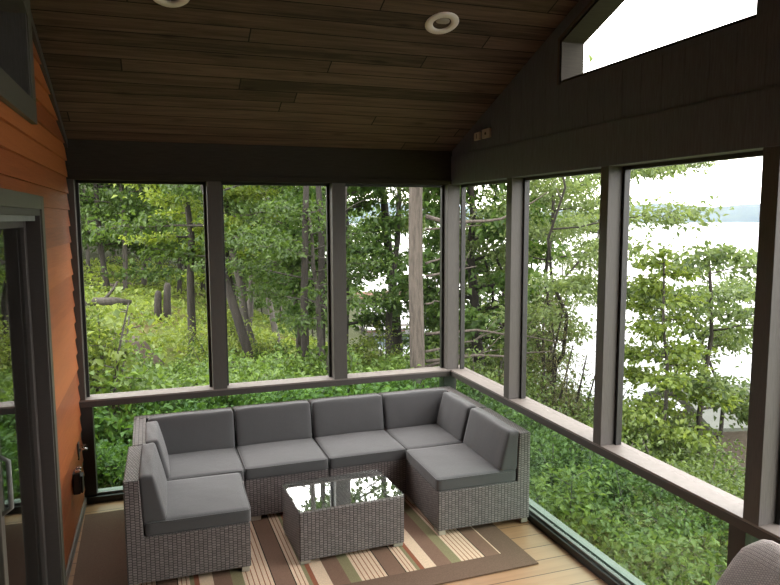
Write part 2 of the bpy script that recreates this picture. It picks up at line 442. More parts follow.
# left wall: lapped cedar boards, split round the door and the gable window
DY0, DY1, DZ = -3.4, -1.27, 2.0        # door opening
GY0, GY1, GZ = -2.72, -1.36, 2.505     # gable window opening (y far, y near-back)
def gtop(y): return ceil_z(y) - .13
b = MB(); exp = .106; nrow = int(3.7 / exp) + 1
def siding(y0, y1, z0, z1):
    z1c = z1
    b.add([(-W - .012, y0, z0), (-W + .009, y0, z0 + .001), (-W - .004, y0, z1c), (-W - .012, y0, z1c),
           (-W - .012, y1, z0), (-W + .009, y1, z0 + .001), (-W - .004, y1, z1c), (-W - .012, y1, z1c)],
          [(0, 1, 2, 3), (4, 7, 6, 5), (0, 4, 5, 1), (1, 5, 6, 2), (2, 6, 7, 3), (0, 3, 7, 4)])
for i in range(nrow):
    z0 = i * exp; z1 = z0 + exp
    zz = max(z0, Z0)
    ymax = 0 if z1 <= Z0 else -(z1 - Z0) / K + .25
    ymin = YF if z1 <= Z0 else 2 * YR - min(ymax, 0)
    ymax = min(ymax, 0)
    if ymin >= ymax: continue
    segs = [(ymin, ymax)]
    holes = []
    if z0 < DZ: holes.append((DY0, DY1))
    if z1 > GZ - .05: holes.append((GY0, GY1))
    for h0, h1 in holes:
        ns = []
        for a, c in segs:
            if a < h0: ns.append((a, min(c, h0)))
            if c > h1: ns.append((max(a, h1), c))
        segs = ns
    for a, c in segs:
        if c - a > .01: siding(a, c, z0, z1)
wl = struct(b.build('wall_left', M['cedar']))
# sheathing behind the siding with the same two openings
b = MB(); x0, x1 = -W - .13, -W - .012
b.prism([(YF, 0), (DY0, 0), (DY0, DZ), (DY1, DZ), (DY1, 0), (.13, 0), (.13, ceil_z(.13)), (GY1, ceil_z(GY1)), (GY1, GZ), (GY0, GZ), (GY0, ceil_z(GY0)), (YR, ceil_z(YR)), (YF, ceil_z(YF))], 0, x0, x1)
b.prism([(GY1, gtop(GY1)), (GY1, ceil_z(GY1)), (GY0, ceil_z(GY0)), (GY0, gtop(GY0))], 0, x0, x1 + .02)
struct(b.build('wall_sheathing', M['drywall']))
b = MB()
b.prism([(0, Z0 - .055), (YR, ceil_z(YR) - .055), (YR, ceil_z(YR)), (0, Z0)], 0, -W - .004, -W + .018)
b.prism([(YR, ceil_z(YR) - .055), (YF, ceil_z(YF) - .055), (YF, ceil_z(YF)), (YR, ceil_z(YR))], 0, -W - .004, -W + .018)
trim(b, M['rail'])
b = MB(); b.box(-W - .003, -W + .014, -1.2, 0, 0, .055); bo = struct(b.build('baseboard_left', M['paint_h'], bevel=.002))

# gable window on the left: casing, pane
b = MB(); t = .026
b.prism([(GY0, GZ - .105), (GY1 + .10, GZ - .105), (GY1 + .10, GZ), (GY0, GZ)], 0, -W, -W + t)
b.prism([(GY1, GZ), (GY1 + .10, GZ), (GY1 + .10, ceil_z(GY1 + .1)), (GY1, ceil_z(GY1))], 0, -W, -W + t)
b.prism([(GY0, gtop(GY0)), (GY1, gtop(GY1)), (GY1, ceil_z(GY1)), (GY0, ceil_z(GY0))], 0, -W, -W + t)
trim(b, M['casing'])
b = MB(); b.box(-W - .13, -W + .02, GY1 - .016, GY1, GZ, gtop(GY1) + .02); b.box(-W - .13, -W + .02, GY0, GY1, GZ - .016, GZ)
trim(b, M['paint'])
b = MB(); b.prism([(GY0, GZ), (GY1, GZ), (GY1, gtop(GY1)), (GY0, gtop(GY0))], 0, -W - .10, -W - .094)
struct(b.build('window_%d' % WN, M['glass_door'])); WN += 1

# sliding door
b = MB(); t = .024
b.box(-W, -W + t, DY1, DY1 + .075, 0, DZ + .065)
b.box(-W, -W + t, DY0 - .075, DY1, DZ, DZ + .065)
b.box(-W, -W + t, DY0 - .075, DY0, 0, DZ)
trim(b, M['casing'])
b = MB()   # jamb lining
b.box(-W - .13, -W + .016, DY1 - .02, DY1, 0, DZ); b.box(-W - .13, -W + .016, DY0, DY0 + .02, 0, DZ); b.box(-W - .13, -W + .016, DY0 + .02, DY1 - .02, DZ - .03, DZ)
b.box(-W - .13, -W, DY0 + .02, DY1 - .02, 0, .02)
trim(b, M['rail'])
door = struct(MB().build('door_1', M['rail']))
def door_leaf(y0, y1, xx, m):
    b = MB(); s = .055
    b.box(xx, xx + .035, y0, y0 + s, .02, DZ - .03); b.box(xx, xx + .035, y1 - s, y1, .02, DZ - .03)
    b.box(xx, xx + .035, y0 + s, y1 - s, .02, .10); b.box(xx, xx + .035, y0 + s, y1 - s, DZ - .085, DZ - .03)
    fr = b.build('door_leaf', m, door, bevel=.003)
    p = MB(); p.box(xx + .012, xx + .018, y0 + s, y1 - s, .10, DZ - .085); p.build('door_pane', M['glass_door'], fr)
    return fr
door_leaf(-2.36, DY1 - .02, -W - .080, M['rail'])
fr = door_leaf(DY0 + .02, -2.30, -W - .042, M['casing'])
h = MB(); h.tube([(-W - .010, -2.33, .93), (-W + .022, -2.33, .95), (-W + .022, -2.33, 1.12), (-W - .010, -2.33, 1.14)], .009)
h.build('door_handle', M['alu'], fr, smooth=True)
h = MB(); h.box(-W - .040, -W - .005, -2.3, DY1 - .02, DZ - .055, DZ - .03); h.build('door_track', M['alu'], door)

# dim room behind the door so that its glass has depth behind it
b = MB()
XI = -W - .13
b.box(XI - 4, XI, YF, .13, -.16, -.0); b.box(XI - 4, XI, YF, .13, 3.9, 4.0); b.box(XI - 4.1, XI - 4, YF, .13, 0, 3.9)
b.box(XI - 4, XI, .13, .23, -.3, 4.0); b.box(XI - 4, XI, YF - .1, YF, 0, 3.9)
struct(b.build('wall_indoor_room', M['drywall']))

# ------------------------------------------------------------------ small fittings
def fit_light(x, y, label):
    z = ceil_z(y); n = Vector((0, -K, -1)).normalized()
    q = Vector((0, 0, 1)).rotation_difference(n).to_matrix().to_4x4()
    t = thing('recessed_light', label, 'ceiling light', (x, y, z), 0, 'round recessed lights in the ceiling')
    b = MB(); b.lathe([(.052, -.03), (.052, .004), (.058, .010), (.088, .008), (.094, .003), (.094, -.001)], 40, q); b.build('trim_ring', M['white'], t, smooth=True)
    b = MB(); b.lathe([(.052, .002), (.047, -.004), (.045, -.018), (.040, -.034), (.0001, -.036)], 32, q); b.build('baffle', M['baffle'], t, smooth=True)
    q2 = q @ Matrix.Rotation(.35, 4, 'X')
    b = MB(); b.lathe([(.042, -.030), (.044, -.010), (.040, -.002), (.026, .002), (.0001, .003)], 28, q2); b.build('bulb', M['bulb'], t, smooth=True)
fit_light(-.688, -1.384, 'white ringed recessed ceiling light near the dark gable wall')
fit_light(-2.10, -1.40, 'white ringed recessed ceiling light over the left, cut by the top of the photo')

for (y0, y1, z0, z1, lab, dot) in ((-.508, -.425, 2.503, 2.558, 'small blank beige cover plate high on the dark gable wall', False),
                                   (-.662, -.548, 2.503, 2.566, 'larger beige cover plate with a dark centre hole, high on the gable wall', True)):
    t = thing('cover_plate', lab, 'wall plate', (0, (y0 + y1) / 2, (z0 + z1) / 2))
    h2, w2 = (z1 - z0) / 2, (y1 - y0) / 2
    b = MB(); b.box(-.020, -.0025, -w2, w2, -h2, h2); b.build('plate', M['beige'], t, bevel=.004)
    b = MB()
    if dot: b.lathe([(.010, 0), (.010, .003), (.006, .004), (.0001, .004)], 16, Matrix.Translation((-.020, 0, 0)) @ Matrix.Rotation(-PI / 2, 4, 'Y'))
    else: b.box(-.0215, -.020, -.004, .004, -.016, .016)
    b.build('socket_hole' if dot else 'slot', M['plastic_dark'], t)

# weatherproof outlet and hose tap low on the cedar wall
t = thing('outdoor_outlet', 'dark weatherproof outlet box low on the orange cedar wall', 'outlet', (-W, -.56, .372))
b = MB(); b.box(.006, .05, -.045, .045, -.065, .065); b.build('box', M['plastic_dark'], t, bevel=.008)
b = MB(); b.box(.05, .062, -.038, .038, -.06, .045); b.build('cover', M['plastic_dark'], t, bevel=.004)
for s in (-1, 1):
    b = MB(); b.box(.02, .052, s * .026 - .010, s * .026 + .010, .066, .084); b.build('latch', M['chrome'], t, bevel=.003)
t = thing('wall_tap', 'dark wall plate with a bright metal spout near the corner', 'tap', (-W, -.25, .465))
b = MB(); b.box(.005, .014, -.024, .024, -.055, .055); b.build('plate', M['plastic_dark'], t, bevel=.003)
b = MB(); b.tube([(.014, 0, .005), (.03, 0, .005), (.046, 0, .012), (.062, 0, .004)], [.010, .009, .009, .008], 12); b.build('spout', M['chrome'], t, smooth=True)
b = MB(); b.tube([(.04, 0, .01), (.04, 0, .032)], .005, 8); b.box(.026, .056, -.005, .005, .030, .036); b.build('handle', M['chrome'], t, bevel=.001)

# ------------------------------------------------------------------ rug
def flat(name, c, rough=.9): return simple(name, c, rough, var=.16, scale=160, spec=.2, bmp=.1)
RC = [flat('rug_brown', (.23, .135, .095)), flat('rug_cream', (.74, .55, .40)), flat('rug_rust', (.30, .105, .06)),
      flat('rug_green', (.27, .235, .13)), flat('rug_dark', (.035, .022, .016)), flat('rug_border', (.165, .102, .072)), flat('rug_pink', (.40, .25, .18))]
BR, CR, RU, GR, DK, BD, PK = range(7)
b = MB(); th = .008
def strip(x0, x1, c, y0, y1):
    b.mi = c; b.box(x0, x1, y0, y1, 0, th)
# rug frame: origin at its front right corner, -x to the left, +y to the back
RW, RL, bw = 2.455, 1.60, .155
strip(-RW, 0, BD, 0, bw + .015); strip(-RW, 0, BD, RL - bw, RL)
strip(-.145, 0, BD, bw + .015, RL - bw); strip(-RW, -RW + .300, BD, bw + .015, RL - bw)
def lined(x0, x1, a, c, n):
    out = []; w = (x1 - x0) / (2 * n - 1)
    for i in range(2 * n - 1): out.append((x0 + i * w, x0 + (i + 1) * w, a if i % 2 == 0 else c))
    # wide light bands, narrow coloured lines
    res = []
    for i, (p, q, cc) in enumerate(out):
        g = w * .3
        if cc == a: res.append((p - (g if i else 0), q + (g if i < len(out) - 1 else 0), cc))
        else: res.append((p + g, q - g, cc))
    return res
cells = [(-.008, 0, CR), (-.10, -.008, BR), (-.106, -.10, DK)]
x = -.106
first = True
while x > -RW + .30:
    seq = []
    cells += lined(x - .147, x, CR, RU, 6); x -= .147
    cells += [(x - .062, x, GR)]; x -= .062
    cells += [(x - .094, x, BR)]; x -= .094
    cells += [(x - .072, x, CR)]; x -= .072
    cells += [(x - .026, x, RU)]; x -= .026
    cells += [(x - .022, x, GR)]; x -= .022
    cells += lined(x - .060, x, CR, RU, 3); x -= .060
    cells += [(x - .006, x, DK)]; x -= .006
    cells += [(x - .100, x, BR)]; x -= .100
    cells += [(x - .006, x, DK)]; x -= .006
lim = -(RW - .445)
for a, c, k in cells:
    a2, c2 = max(a, lim), c
    if c2 - a2 > 1e-4: strip(a2 - .145, c2 - .145, k, bw + .015, RL - bw)
rug = b.build('rug', RC)
tag(rug, 'striped brown, cream and rust rug with dark border under the coffee table', 'rug')
rug.location = (-.235, -1.742, .001); rug.rotation_euler = (0, 0, .022)

# ------------------------------------------------------------------ sofa modules
def rbox(name, m, sx, sy, sz, r, parent, puff=(0, 0, 0), cuts=13, taper=0, loc=(0, 0, 0), rot=(0, 0, 0), wrinkle=0, seed=0):
    """cushion: rounded box, centre at origin, puffed faces; taper thins it (in y) towards the top"""
    bm = bmesh.new(); bmesh.ops.create_cube(bm, size=2)
    bmesh.ops.subdivide_edges(bm, edges=bm.edges[:], cuts=cuts, use_grid_fill=True)
    rr = random.Random(seed); ph = [rr.uniform(0, 6) for _ in range(6)]
    H = Vector((sx / 2, sy / 2, sz / 2)); I = Vector((H.x - r, H.y - r, H.z - r))
    for v in bm.verts:
        t = Vector([math.copysign(1 - (1 - min(1, abs(c))) ** 1.6, c) for c in v.co])
        p = Vector((t.x * H.x, t.y * H.y, t.z * H.z))
        q = Vector([max(-I[i], min(I[i], p[i])) for i in range(3)])
        d = p - q
        if d.length > 1e-9: p = q + d.normalized() * r
        u = [p[i] / H[i] for i in range(3)]
        for i in range(3):
            if puff[i]:
                j, k = (i + 1) % 3, (i + 2) % 3
                p[i] += puff[i] * u[i] * max(0, 1 - u[j] ** 2) ** .7 * max(0, 1 - u[k] ** 2) ** .7
        if wrinkle:
            p.z += wrinkle * math.sin(u[0] * 5 + ph[0]) * math.sin(u[1] * 4 + ph[1])
            p.y += wrinkle * math.sin(u[0] * 9 + ph[2]) * (1 - abs(u[2])) * .8
        if taper: p.y = (p.y - H.y) * (1 - taper * (u[2] * .5 + .5)) + H.y
        v.co = p
    me = bpy.data.meshes.new(name); bm.to_mesh(me); bm.free()
    me.polygons.foreach_set('use_smooth', [True] * len(me.polygons)); me.materials.append(m)
    o = bpy.data.objects.new(name, me); col.objects.link(o)
    o.parent = parent; o.location = loc; o.rotation_euler = rot
    return o

def ring_pts(sx, sy, r, z, n=6):
    pts = []
    for cx, cy, a0 in ((1, 1, 0), (-1, 1, PI / 2), (-1, -1, PI), (1, -1, 1.5 * PI)):
        for k in range(n + 1):
            a = a0 + PI / 2 * k / n
            pts.append((cx * (sx / 2 - r) + r * math.cos(a), cy * (sy / 2 - r) + r * math.sin(a), z))
    return pts

def seat_cushion(t, sx, sy, cx, cy, z0, z1, seed):
    h = z1 - z0
    o = rbox('seat_cushion', M['fabric'], sx, sy, h, .016, t, puff=(0, 0, .010), loc=(cx, cy, (z0 + z1) / 2), wrinkle=.0018, seed=seed)
    for s in (1, -1):
        b = MB(); b.tube(ring_pts(sx - .004, sy - .004, .022, s * (h / 2 - .006)), .0042, 6, closed=True)
        b.build('piping', M['piping'], o, smooth=True)
    return o

def back_cushion(t, w, x, y, z0, z1, thick, lean, rz, seed, taper=.42):
    """back face leans on the wicker; thinner towards the top"""
    h = z1 - z0
    o = rbox('back_cushion', M['fabric'], w, thick, h, .020, t, puff=(0, .010, .004), taper=taper, loc=(x, y, (z0 + z1) / 2), rot=(lean, 0, rz), wrinkle=.002, seed=seed)
    return o

SZ, BZ, SH = .282, .595, .358      # wicker seat height, wicker back height, cushion top
BT = .078                         # wicker back thickness
def feet(t, w, d):
    for sx in (-1, 1):
        for sy in (-1, 1):
            b = MB(); x, y = sx * (w / 2 - .052), sy * (d / 2 - .03)
            b.box(x - .045, x + .045, y - .022, y + .022, 0, .031)
            b.build('foot', M['foot'], t, bevel=.003)

def armless(label, group=None, w=.55, d=.60, seed=1, name='armless_sofa_seat'):
    """local: seat faces -y, back at +y; origin centre of footprint on the floor"""
    t = thing(name, label, 'sofa', group=group)
    b = MB(); y0, y1 = -d / 2, d / 2
    b.prism([(y0, .03), (y1, .03), (y1, BZ), (y1 - BT, BZ), (y1 - BT - .012, SZ), (y0, SZ)], 0, -w / 2, w / 2)
    b.build('wicker_frame', M['wicker'], t, bevel=.007, uv=True)
    seat_cushion(t, w - .008, d - BT - .01, 0, y0 + (d - BT - .01) / 2 - .006, SZ, SH, seed)
    back_cushion(t, w - .012, 0, y1 - BT - .066, SH - .006, .609, .130, -.03, 0, seed + 3)
    feet(t, w, d)
    return t

def corner(label, side, w=.62, d=.60, seed=5):
    """two wicker backs: one at +y, one at side (-1 left, +1 right)"""
    t = thing('corner_sofa_seat', label, 'sofa')
    b = MB(); y0, y1 = -d / 2, d / 2
    b.prism([(y0, .03), (y1, .03), (y1, BZ), (y1 - BT, BZ), (y1 - BT - .012, SZ), (y0, SZ)], 0, -w / 2, w / 2)
    xa, xb = (w / 2 - BT, w / 2) if side > 0 else (-w / 2, -w / 2 + BT)
    b.box(xa, xb, y0, y1 - BT, SZ - .01, BZ)
    b.build('wicker_frame', M['wicker'], t, bevel=.007, uv=True)
    sw, sd = w - BT - .01, d - BT - .01
    cx = -side * (BT + .01) / 2
    seat_cushion(t, sw, sd, cx, y0 + sd / 2 - .006, SZ, SH, seed)
    # back cushion across, and a side cushion in front of it
    back_cushion(t, w - BT - .014, cx, y1 - BT - .066, SH - .006, .609, .130, -.03, 0, seed + 1)
    L = d - BT - .125
    back_cushion(t, L, side * (w / 2 - BT - .066), y0 + L / 2 - .0, SH - .006, .609, .130, -.03, -side * PI / 2, seed + 2)
    feet(t, w, d)
    return t

rot0 = .010
ZF = .0095
m = corner('left corner sofa unit with two back cushions, in the back corner by the cedar wall', -1, .655, .645, 11)
m.location = (-2.070, -.365, ZF); m.rotation_euler.z = rot0
m = armless('wicker sofa seat behind the coffee table, beside the left corner unit', None, .550, .65, 21)
m.location = (-1.461, -.345, ZF); m.rotation_euler.z = rot0
m2 = armless('wicker sofa seat behind the coffee table, beside the right corner unit', None, .550, .65, 31)
m2.location = (-.906, -.340, ZF); m2.rotation_euler.z = rot0
m = corner('right corner sofa unit with two back cushions, below the pale dead trunk', 1, .615, .645, 41)
m.location = (-.320, -.338, ZF); m.rotation_euler.z = rot0
m = armless('wicker sofa seat at the left end of the sectional, nearest to the sliding door', None, .588, .640, 51)
m.location = (-2.098, -.998, ZF); m.rotation_euler.z = PI / 2 - .012
m = armless('wicker sofa seat at the right end of the sectional, against the glass railing', None, .590, .628, 61)
m.location = (-.326, -.972, ZF); m.rotation_euler.z = -PI / 2 - .018

# ------------------------------------------------------------------ coffee table
t = thing('coffee_table', 'low wicker coffee table with a clear glass top on the striped rug', 'table', (-1.208, -1.096, .0095), .036)
tw, td, thh = .636, .445, .310
b = MB(); b.box(-tw / 2, tw / 2, -td / 2, td / 2, .022, thh); b.build('wicker_body', M['wicker'], t, bevel=.008, uv=True)
b = MB(); b.box(-tw / 2 + .002, tw / 2 - .002, -td / 2 + .002, td / 2 - .002, thh + .003, thh + .009); b.build('glass_top', M['table_glass'], t, bevel=.002)
for sx in (-1, 1):
    for sy in (-1, 1):
        b = MB(); b.box(sx * (tw / 2 - .035) - .03, sx * (tw / 2 - .035) + .03, sy * (td / 2 - .03) - .02, sy * (td / 2 - .03) + .02, 0, .023)
        b.build('foot', M['foot'], t, bevel=.003)

# ------------------------------------------------------------------ woven lounge chair in the near right corner
t = thing('lounge_chair', 'grey woven lounge chair with a reclined back, cut off at the bottom right', 'chair', (-.555, -3.515, .012), 0)
WV = wicker('grey_woven_sling', (.66, .58, .55), (.55, .48, .455), (.33, .28, .265), 2.4)
b = MB()   # back: curved slab seen from its front and upper edge
prof = [(-.24, .36), (-.10, .47), (.03, .60), (.12, .71), (.19, .79), (.235, .835), (.275, .855)]
ny = 18; hw = .32; vs = []; fs = []
def back_pt(i, j, off):
    u = -1 + 2 * j / ny
    x, z = prof[i]
    k = i / (len(prof) - 1)
    wv = hw * (1 - .0 * k) ; 
    drop = (.055 * max(0, (abs(u) - .80) / .2) ** 2.2) * k ** 3        # rounded upper corners
    y = u * wv
    i2 = min(i + 1, len(prof) - 1); i1 = max(i - 1, 0)
    tx, tz = prof[i2][0] - prof[i1][0], prof[i2][1] - prof[i1][1]; L = math.hypot(tx, tz)
    return (x + off * tz / L - drop * .6, y, z - off * tx / L - drop)
for off in (0, .045):
    for i in range(len(prof)):
        for j in range(ny + 1): vs.append(back_pt(i, j, off))
n1 = len(prof) * (ny + 1)
g = lambda s, i, j: s * n1 + i * (ny + 1) + j
for i in range(len(prof) - 1):
    for j in range(ny):
        fs.append((g(0, i, j), g(0, i, j + 1), g(0, i + 1, j + 1), g(0, i + 1, j))); fs.append((g(1, i, j), g(1, i + 1, j), g(1, i + 1, j + 1), g(1, i, j + 1)))
for j in range(ny):
    fs.append((g(0, 0, j), g(1, 0, j), g(1, 0, j + 1), g(0, 0, j + 1))); i = len(prof) - 1; fs.append((g(0, i, j), g(0, i, j + 1), g(1, i, j + 1), g(1, i, j)))
for i in range(len(prof) - 1):
    fs.append((g(0, i, 0), g(0, i + 1, 0), g(1, i + 1, 0), g(1, i, 0))); fs.append((g(0, i, ny), g(1, i, ny), g(1, i + 1, ny), g(0, i + 1, ny)))
b.add(vs, fs); b.build('backrest', WV, t, bevel=.014, smooth=True, uv=True, seg=3)
b = MB(); b.prism([(-.74, .37), (-.22, .31), (-.20, .36), (-.74, .42)], 1, -.31, .31); b.build('seat', WV, t, bevel=.012, uv=True)
for s in (-1, 1):
    b = MB(); b.tube([(-.72, s * .33, .02), (-.66, s * .33, .40), (-.60, s * .33, .56), (-.20, s * .33, .58), (.02, s * .325, .62)], .016, 10); b.build('armrest', M['paint'], t, smooth=True)
    for x0, x1 in ((-.70, -.72), (-.12, .08)):
        b = MB(); b.tube([(x0, s * .30, .36), (x1, s * .30, 0)], .018, 10); b.build('leg', M['paint'], t, smooth=True)

# ------------------------------------------------------------------ outside: hillside falling to a lake
def lerp_pts(x, pts):
    if x <= pts[0][0]: return pts[0][1]
    for (a, va), (c, vc) in zip(pts, pts[1:]):
        if x <= c: return va + (vc - va) * (x - a) / (c - a)
    return pts[-1][1]
LAKE = -9.2
def x_shore(y): return min(31.0, max(27 - .42 * y, 12 + .25 * (y - 36)))
def hump(x, y): return .16 * math.sin(x * .9 + 1.3) * math.sin(y * .7 + .4) + .10 * math.sin(x * 2.1 + y * 1.7)
def terrain(x, y):
    t = (x + 2) / (x_shore(y) + 2)
    z = lerp_pts(t, [(-6, 9), (-3, 3.5), (-1.2, .9), (-.4, .05), (0, -.45), (.08, -1.05), (.3, -3.3), (.6, -6.3), (.93, -8.75), (1.0, -9.15), (1.25, -10.4), (1.6, -11.5)])
    if y > 42: z += (y - 42) * .20 * max(0, min(1, (.75 - t) / .3))
    if y > 95: z -= (y - 95) * .1
    return z + hump(x, y)

def at(px, d):
    a = YAW + math.atan2(px - 390, F)
    return CX + d * math.sin(a), CY + d * math.cos(a)

# ground
gx = np.concatenate([np.arange(-70, -8, 3.1), np.arange(-8, 12, .45), np.arange(12, 46, 1.6)])
gy = np.concatenate([np.arange(-40, -7, 3), np.arange(-7, 26, .5), np.arange(26, 60, 1.7), np.arange(60, 131, 5)])
b = MB()
def inside_house(x, y): return x < .3 and x > -12 and y < .35
vs = []
for y in gy:
    for x in gx:
        z = terrain(x, y)
        if x < .9 and x > -13 and y < .55: z = min(z, -.75)
        vs.append((x, y, z))
nx = len(gx)
b.add(vs, [(j * nx + i, j * nx + i + 1, (j + 1) * nx + i + 1, (j + 1) * nx + i) for j in range(len(gy) - 1) for i in range(nx - 1)])
gm, nt, bs, out = newmat('forest_ground')
tc = N(nt, 'ShaderNodeTexCoord')
n1 = N(nt, 'ShaderNodeTexNoise', Scale=.55, Detail=6, Roughness=.65); nt.links.new(tc.outputs['Object'], n1.inputs['Vector'])
n2 = N(nt, 'ShaderNodeTexNoise', Scale=14, Detail=5, Roughness=.7); nt.links.new(tc.outputs['Object'], n2.inputs['Vector'])
ra = ramp(nt, [(.36, (.15, .105, .062)), (.50, (.13, .16, .045)), (.72, (.20, .27, .06))]); nt.links.new(n1.outputs['Fac'], ra.inputs[0])
rb = ramp(nt, [(.25, (.45, .45, .45)), (.8, (1.3, 1.3, 1.25))]); nt.links.new(n2.outputs['Fac'], rb.inputs[0])
mx = N(nt, 'ShaderNodeMix', data_type='RGBA', blend_type='MULTIPLY'); mx.inputs[0].default_value = 1
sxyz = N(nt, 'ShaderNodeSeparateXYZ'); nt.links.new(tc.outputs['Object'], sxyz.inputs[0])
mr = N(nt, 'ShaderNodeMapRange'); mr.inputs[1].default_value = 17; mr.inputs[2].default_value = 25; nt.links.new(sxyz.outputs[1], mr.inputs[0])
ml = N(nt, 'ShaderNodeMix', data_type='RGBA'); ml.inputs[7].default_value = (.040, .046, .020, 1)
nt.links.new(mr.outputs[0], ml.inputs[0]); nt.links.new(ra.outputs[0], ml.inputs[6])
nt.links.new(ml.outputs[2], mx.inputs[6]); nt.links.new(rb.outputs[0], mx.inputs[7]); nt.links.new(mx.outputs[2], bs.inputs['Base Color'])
bs.inputs['Roughness'].default_value = .95; bs.inputs['Specular IOR Level'].default_value = .1
bump(nt, bs, n2.outputs['Fac'], .6, .1)
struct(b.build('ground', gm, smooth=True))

# lake
lm, nt, bs, out = newmat('lake_water')
bs.inputs['Base Color'].default_value = (.05, .07, .08, 1); bs.inputs['Roughness'].default_value = .12; bs.inputs['IOR'].default_value = 1.333
tc = N(nt, 'ShaderNodeTexCoord'); nz = N(nt, 'ShaderNodeTexNoise', Scale=.9, Detail=4); nt.links.new(tc.outputs['Object'], nz.inputs['Vector'])
bump(nt, bs, nz.outputs['Fac'], .25, .12)
b = MB(); b.add([(-40, -700, LAKE), (2600, -700, LAKE), (2600, 2600, LAKE), (-40, 2600, LAKE)], [(0, 1, 2, 3)])
b.add([(-40, -700, LAKE - 6), (2600, -700, LAKE - 6), (2600, 2600, LAKE - 6), (-40, 2600, LAKE - 6)], [(3, 2, 1, 0)])
struct(b.build('lake', lm))

# wooded hills on the far shore, 1.7 km off, and the mist over the water
hm, nt, bs, out = newmat('far_woods')
tc = N(nt, 'ShaderNodeTexCoord'); nz = N(nt, 'ShaderNodeTexNoise', Scale=.012, Detail=9, Roughness=.7); nt.links.new(tc.outputs['Object'], nz.inputs['Vector'])
ra = ramp(nt, [(.35, (.012, .020, .016)), (.65, (.030, .045, .028))]); nt.links.new(nz.outputs['Fac'], ra.inputs[0]); nt.links.new(ra.outputs[0], bs.inputs['Base Color'])
bs.inputs['Roughness'].default_value = 1
b = MB(); vs = []; rr = random.Random(3)
na, nd = 160, 14
for i in range(na + 1):
    a = -.15 + 1.9 * i / na
    for j in range(nd + 1):
        d = 1720 + j * 55
        hgt = 52 + 16 * math.sin(a * 7 + .5) + 9 * math.sin(a * 19 + 1) + 5 * math.sin(a * 47)
        k = j / nd
        z = LAKE - 1 + hgt * math.sin(min(1, k * 1.25) * PI / 2) + rr.uniform(0, 4.5) * (j > 0)
        vs.append((CX + d * math.sin(a), CY + d * math.cos(a), z))
b.add(vs, [(i * (nd + 1) + j, (i + 1) * (nd + 1) + j, (i + 1) * (nd + 1) + j + 1, i * (nd + 1) + j + 1) for i in range(na) for j in range(nd)])
struct(b.build('far_hills', hm, smooth=True))
vm = bpy.data.materials.new('lake_mist'); vm.use_nodes = True; nt = vm.node_tree; nt.nodes.clear()
vo = N(nt, 'ShaderNodeVolumeScatter', Density=.00015); vo.inputs['Color'].default_value = (.40, .64, 1, 1)
oo = nt.nodes.new('ShaderNodeOutputMaterial'); nt.links.new(vo.outputs[0], oo.inputs['Volume'])
b = MB()
pts = [(CX + d * math.sin(a), CY + d * math.cos(a)) for d, a in ((420, -.1), (420, .45), (420, 1.0), (420, 1.5), (1690, 1.5), (1690, 1.25), (1690, 1.0), (1690, .72), (1690, .45), (1690, .2), (1690, -.1))]
b.prism(pts, 2, LAKE + .4, 110)
struct(b.build('lake_haze', vm))

# ---- plants
def bark(name, cA, cB, scale=16):
    m, nt, bs, o = newmat(name)
    tc = N(nt, 'ShaderNodeTexCoord'); mp = N(nt, 'ShaderNodeMapping'); mp.inputs['Scale'].default_value = (1, 1, .14)
    nt.links.new(tc.outputs['Object'], mp.inputs[0])
    nz = N(nt, 'ShaderNodeTexNoise', Scale=scale, Detail=6, Roughness=.7); nt.links.new(mp.outputs[0], nz.inputs['Vector'])
    rp = ramp(nt, [(.3, cB), (.7, cA)]); nt.links.new(nz.outputs['Fac'], rp.inputs[0]); nt.links.new(rp.outputs[0], bs.inputs['Base Color'])
    bs.inputs['Roughness'].default_value = .9; bump(nt, bs, nz.outputs['Fac'], .9, .03)
    return m
B_DARK = bark('dark_bark', (.050, .042, .035), (.020, .017, .014))
B_GREY = bark('grey_bark', (.105, .093, .080), (.045, .040, .034))
B_PALE = bark('pale_dead_wood', (.155, .128, .108), (.055, .045, .037), 26)
L_OAK = leafmat('oak_leaves', (.040, .088, .022), (.13, .215, .052))
L_MAPLE = leafmat('maple_leaves', (.10, .17, .034), (.30, .38, .085))
L_BRIGHT = leafmat('bright_shrub_leaves', (.038, .085, .022), (.20, .31, .075))
L_SHORE = leafmat('shore_tree_leaves', (.065, .105, .040), (.20, .265, .09))
L_FAR = leafmat('woodland_leaves', (.022, .050, .015), (.115, .185, .045))
L_FERN = leafmat('fern_leaves', (.055, .095, .025), (.20, .26, .072))
L_SAP = leafmat('layered_sapling_leaves', (.092, .150, .036), (.29, .37, .092))
L_BUSH = leafmat('bush_leaves', (.035, .065, .021), (.155, .225, .062))
L_YEW = leafmat('juniper_needles', (.10, .115, .045), (.19, .185, .075), .2)
L_LIME = leafmat('lime_understory_leaves', (.09, .15, .032), (.30, .37, .09))

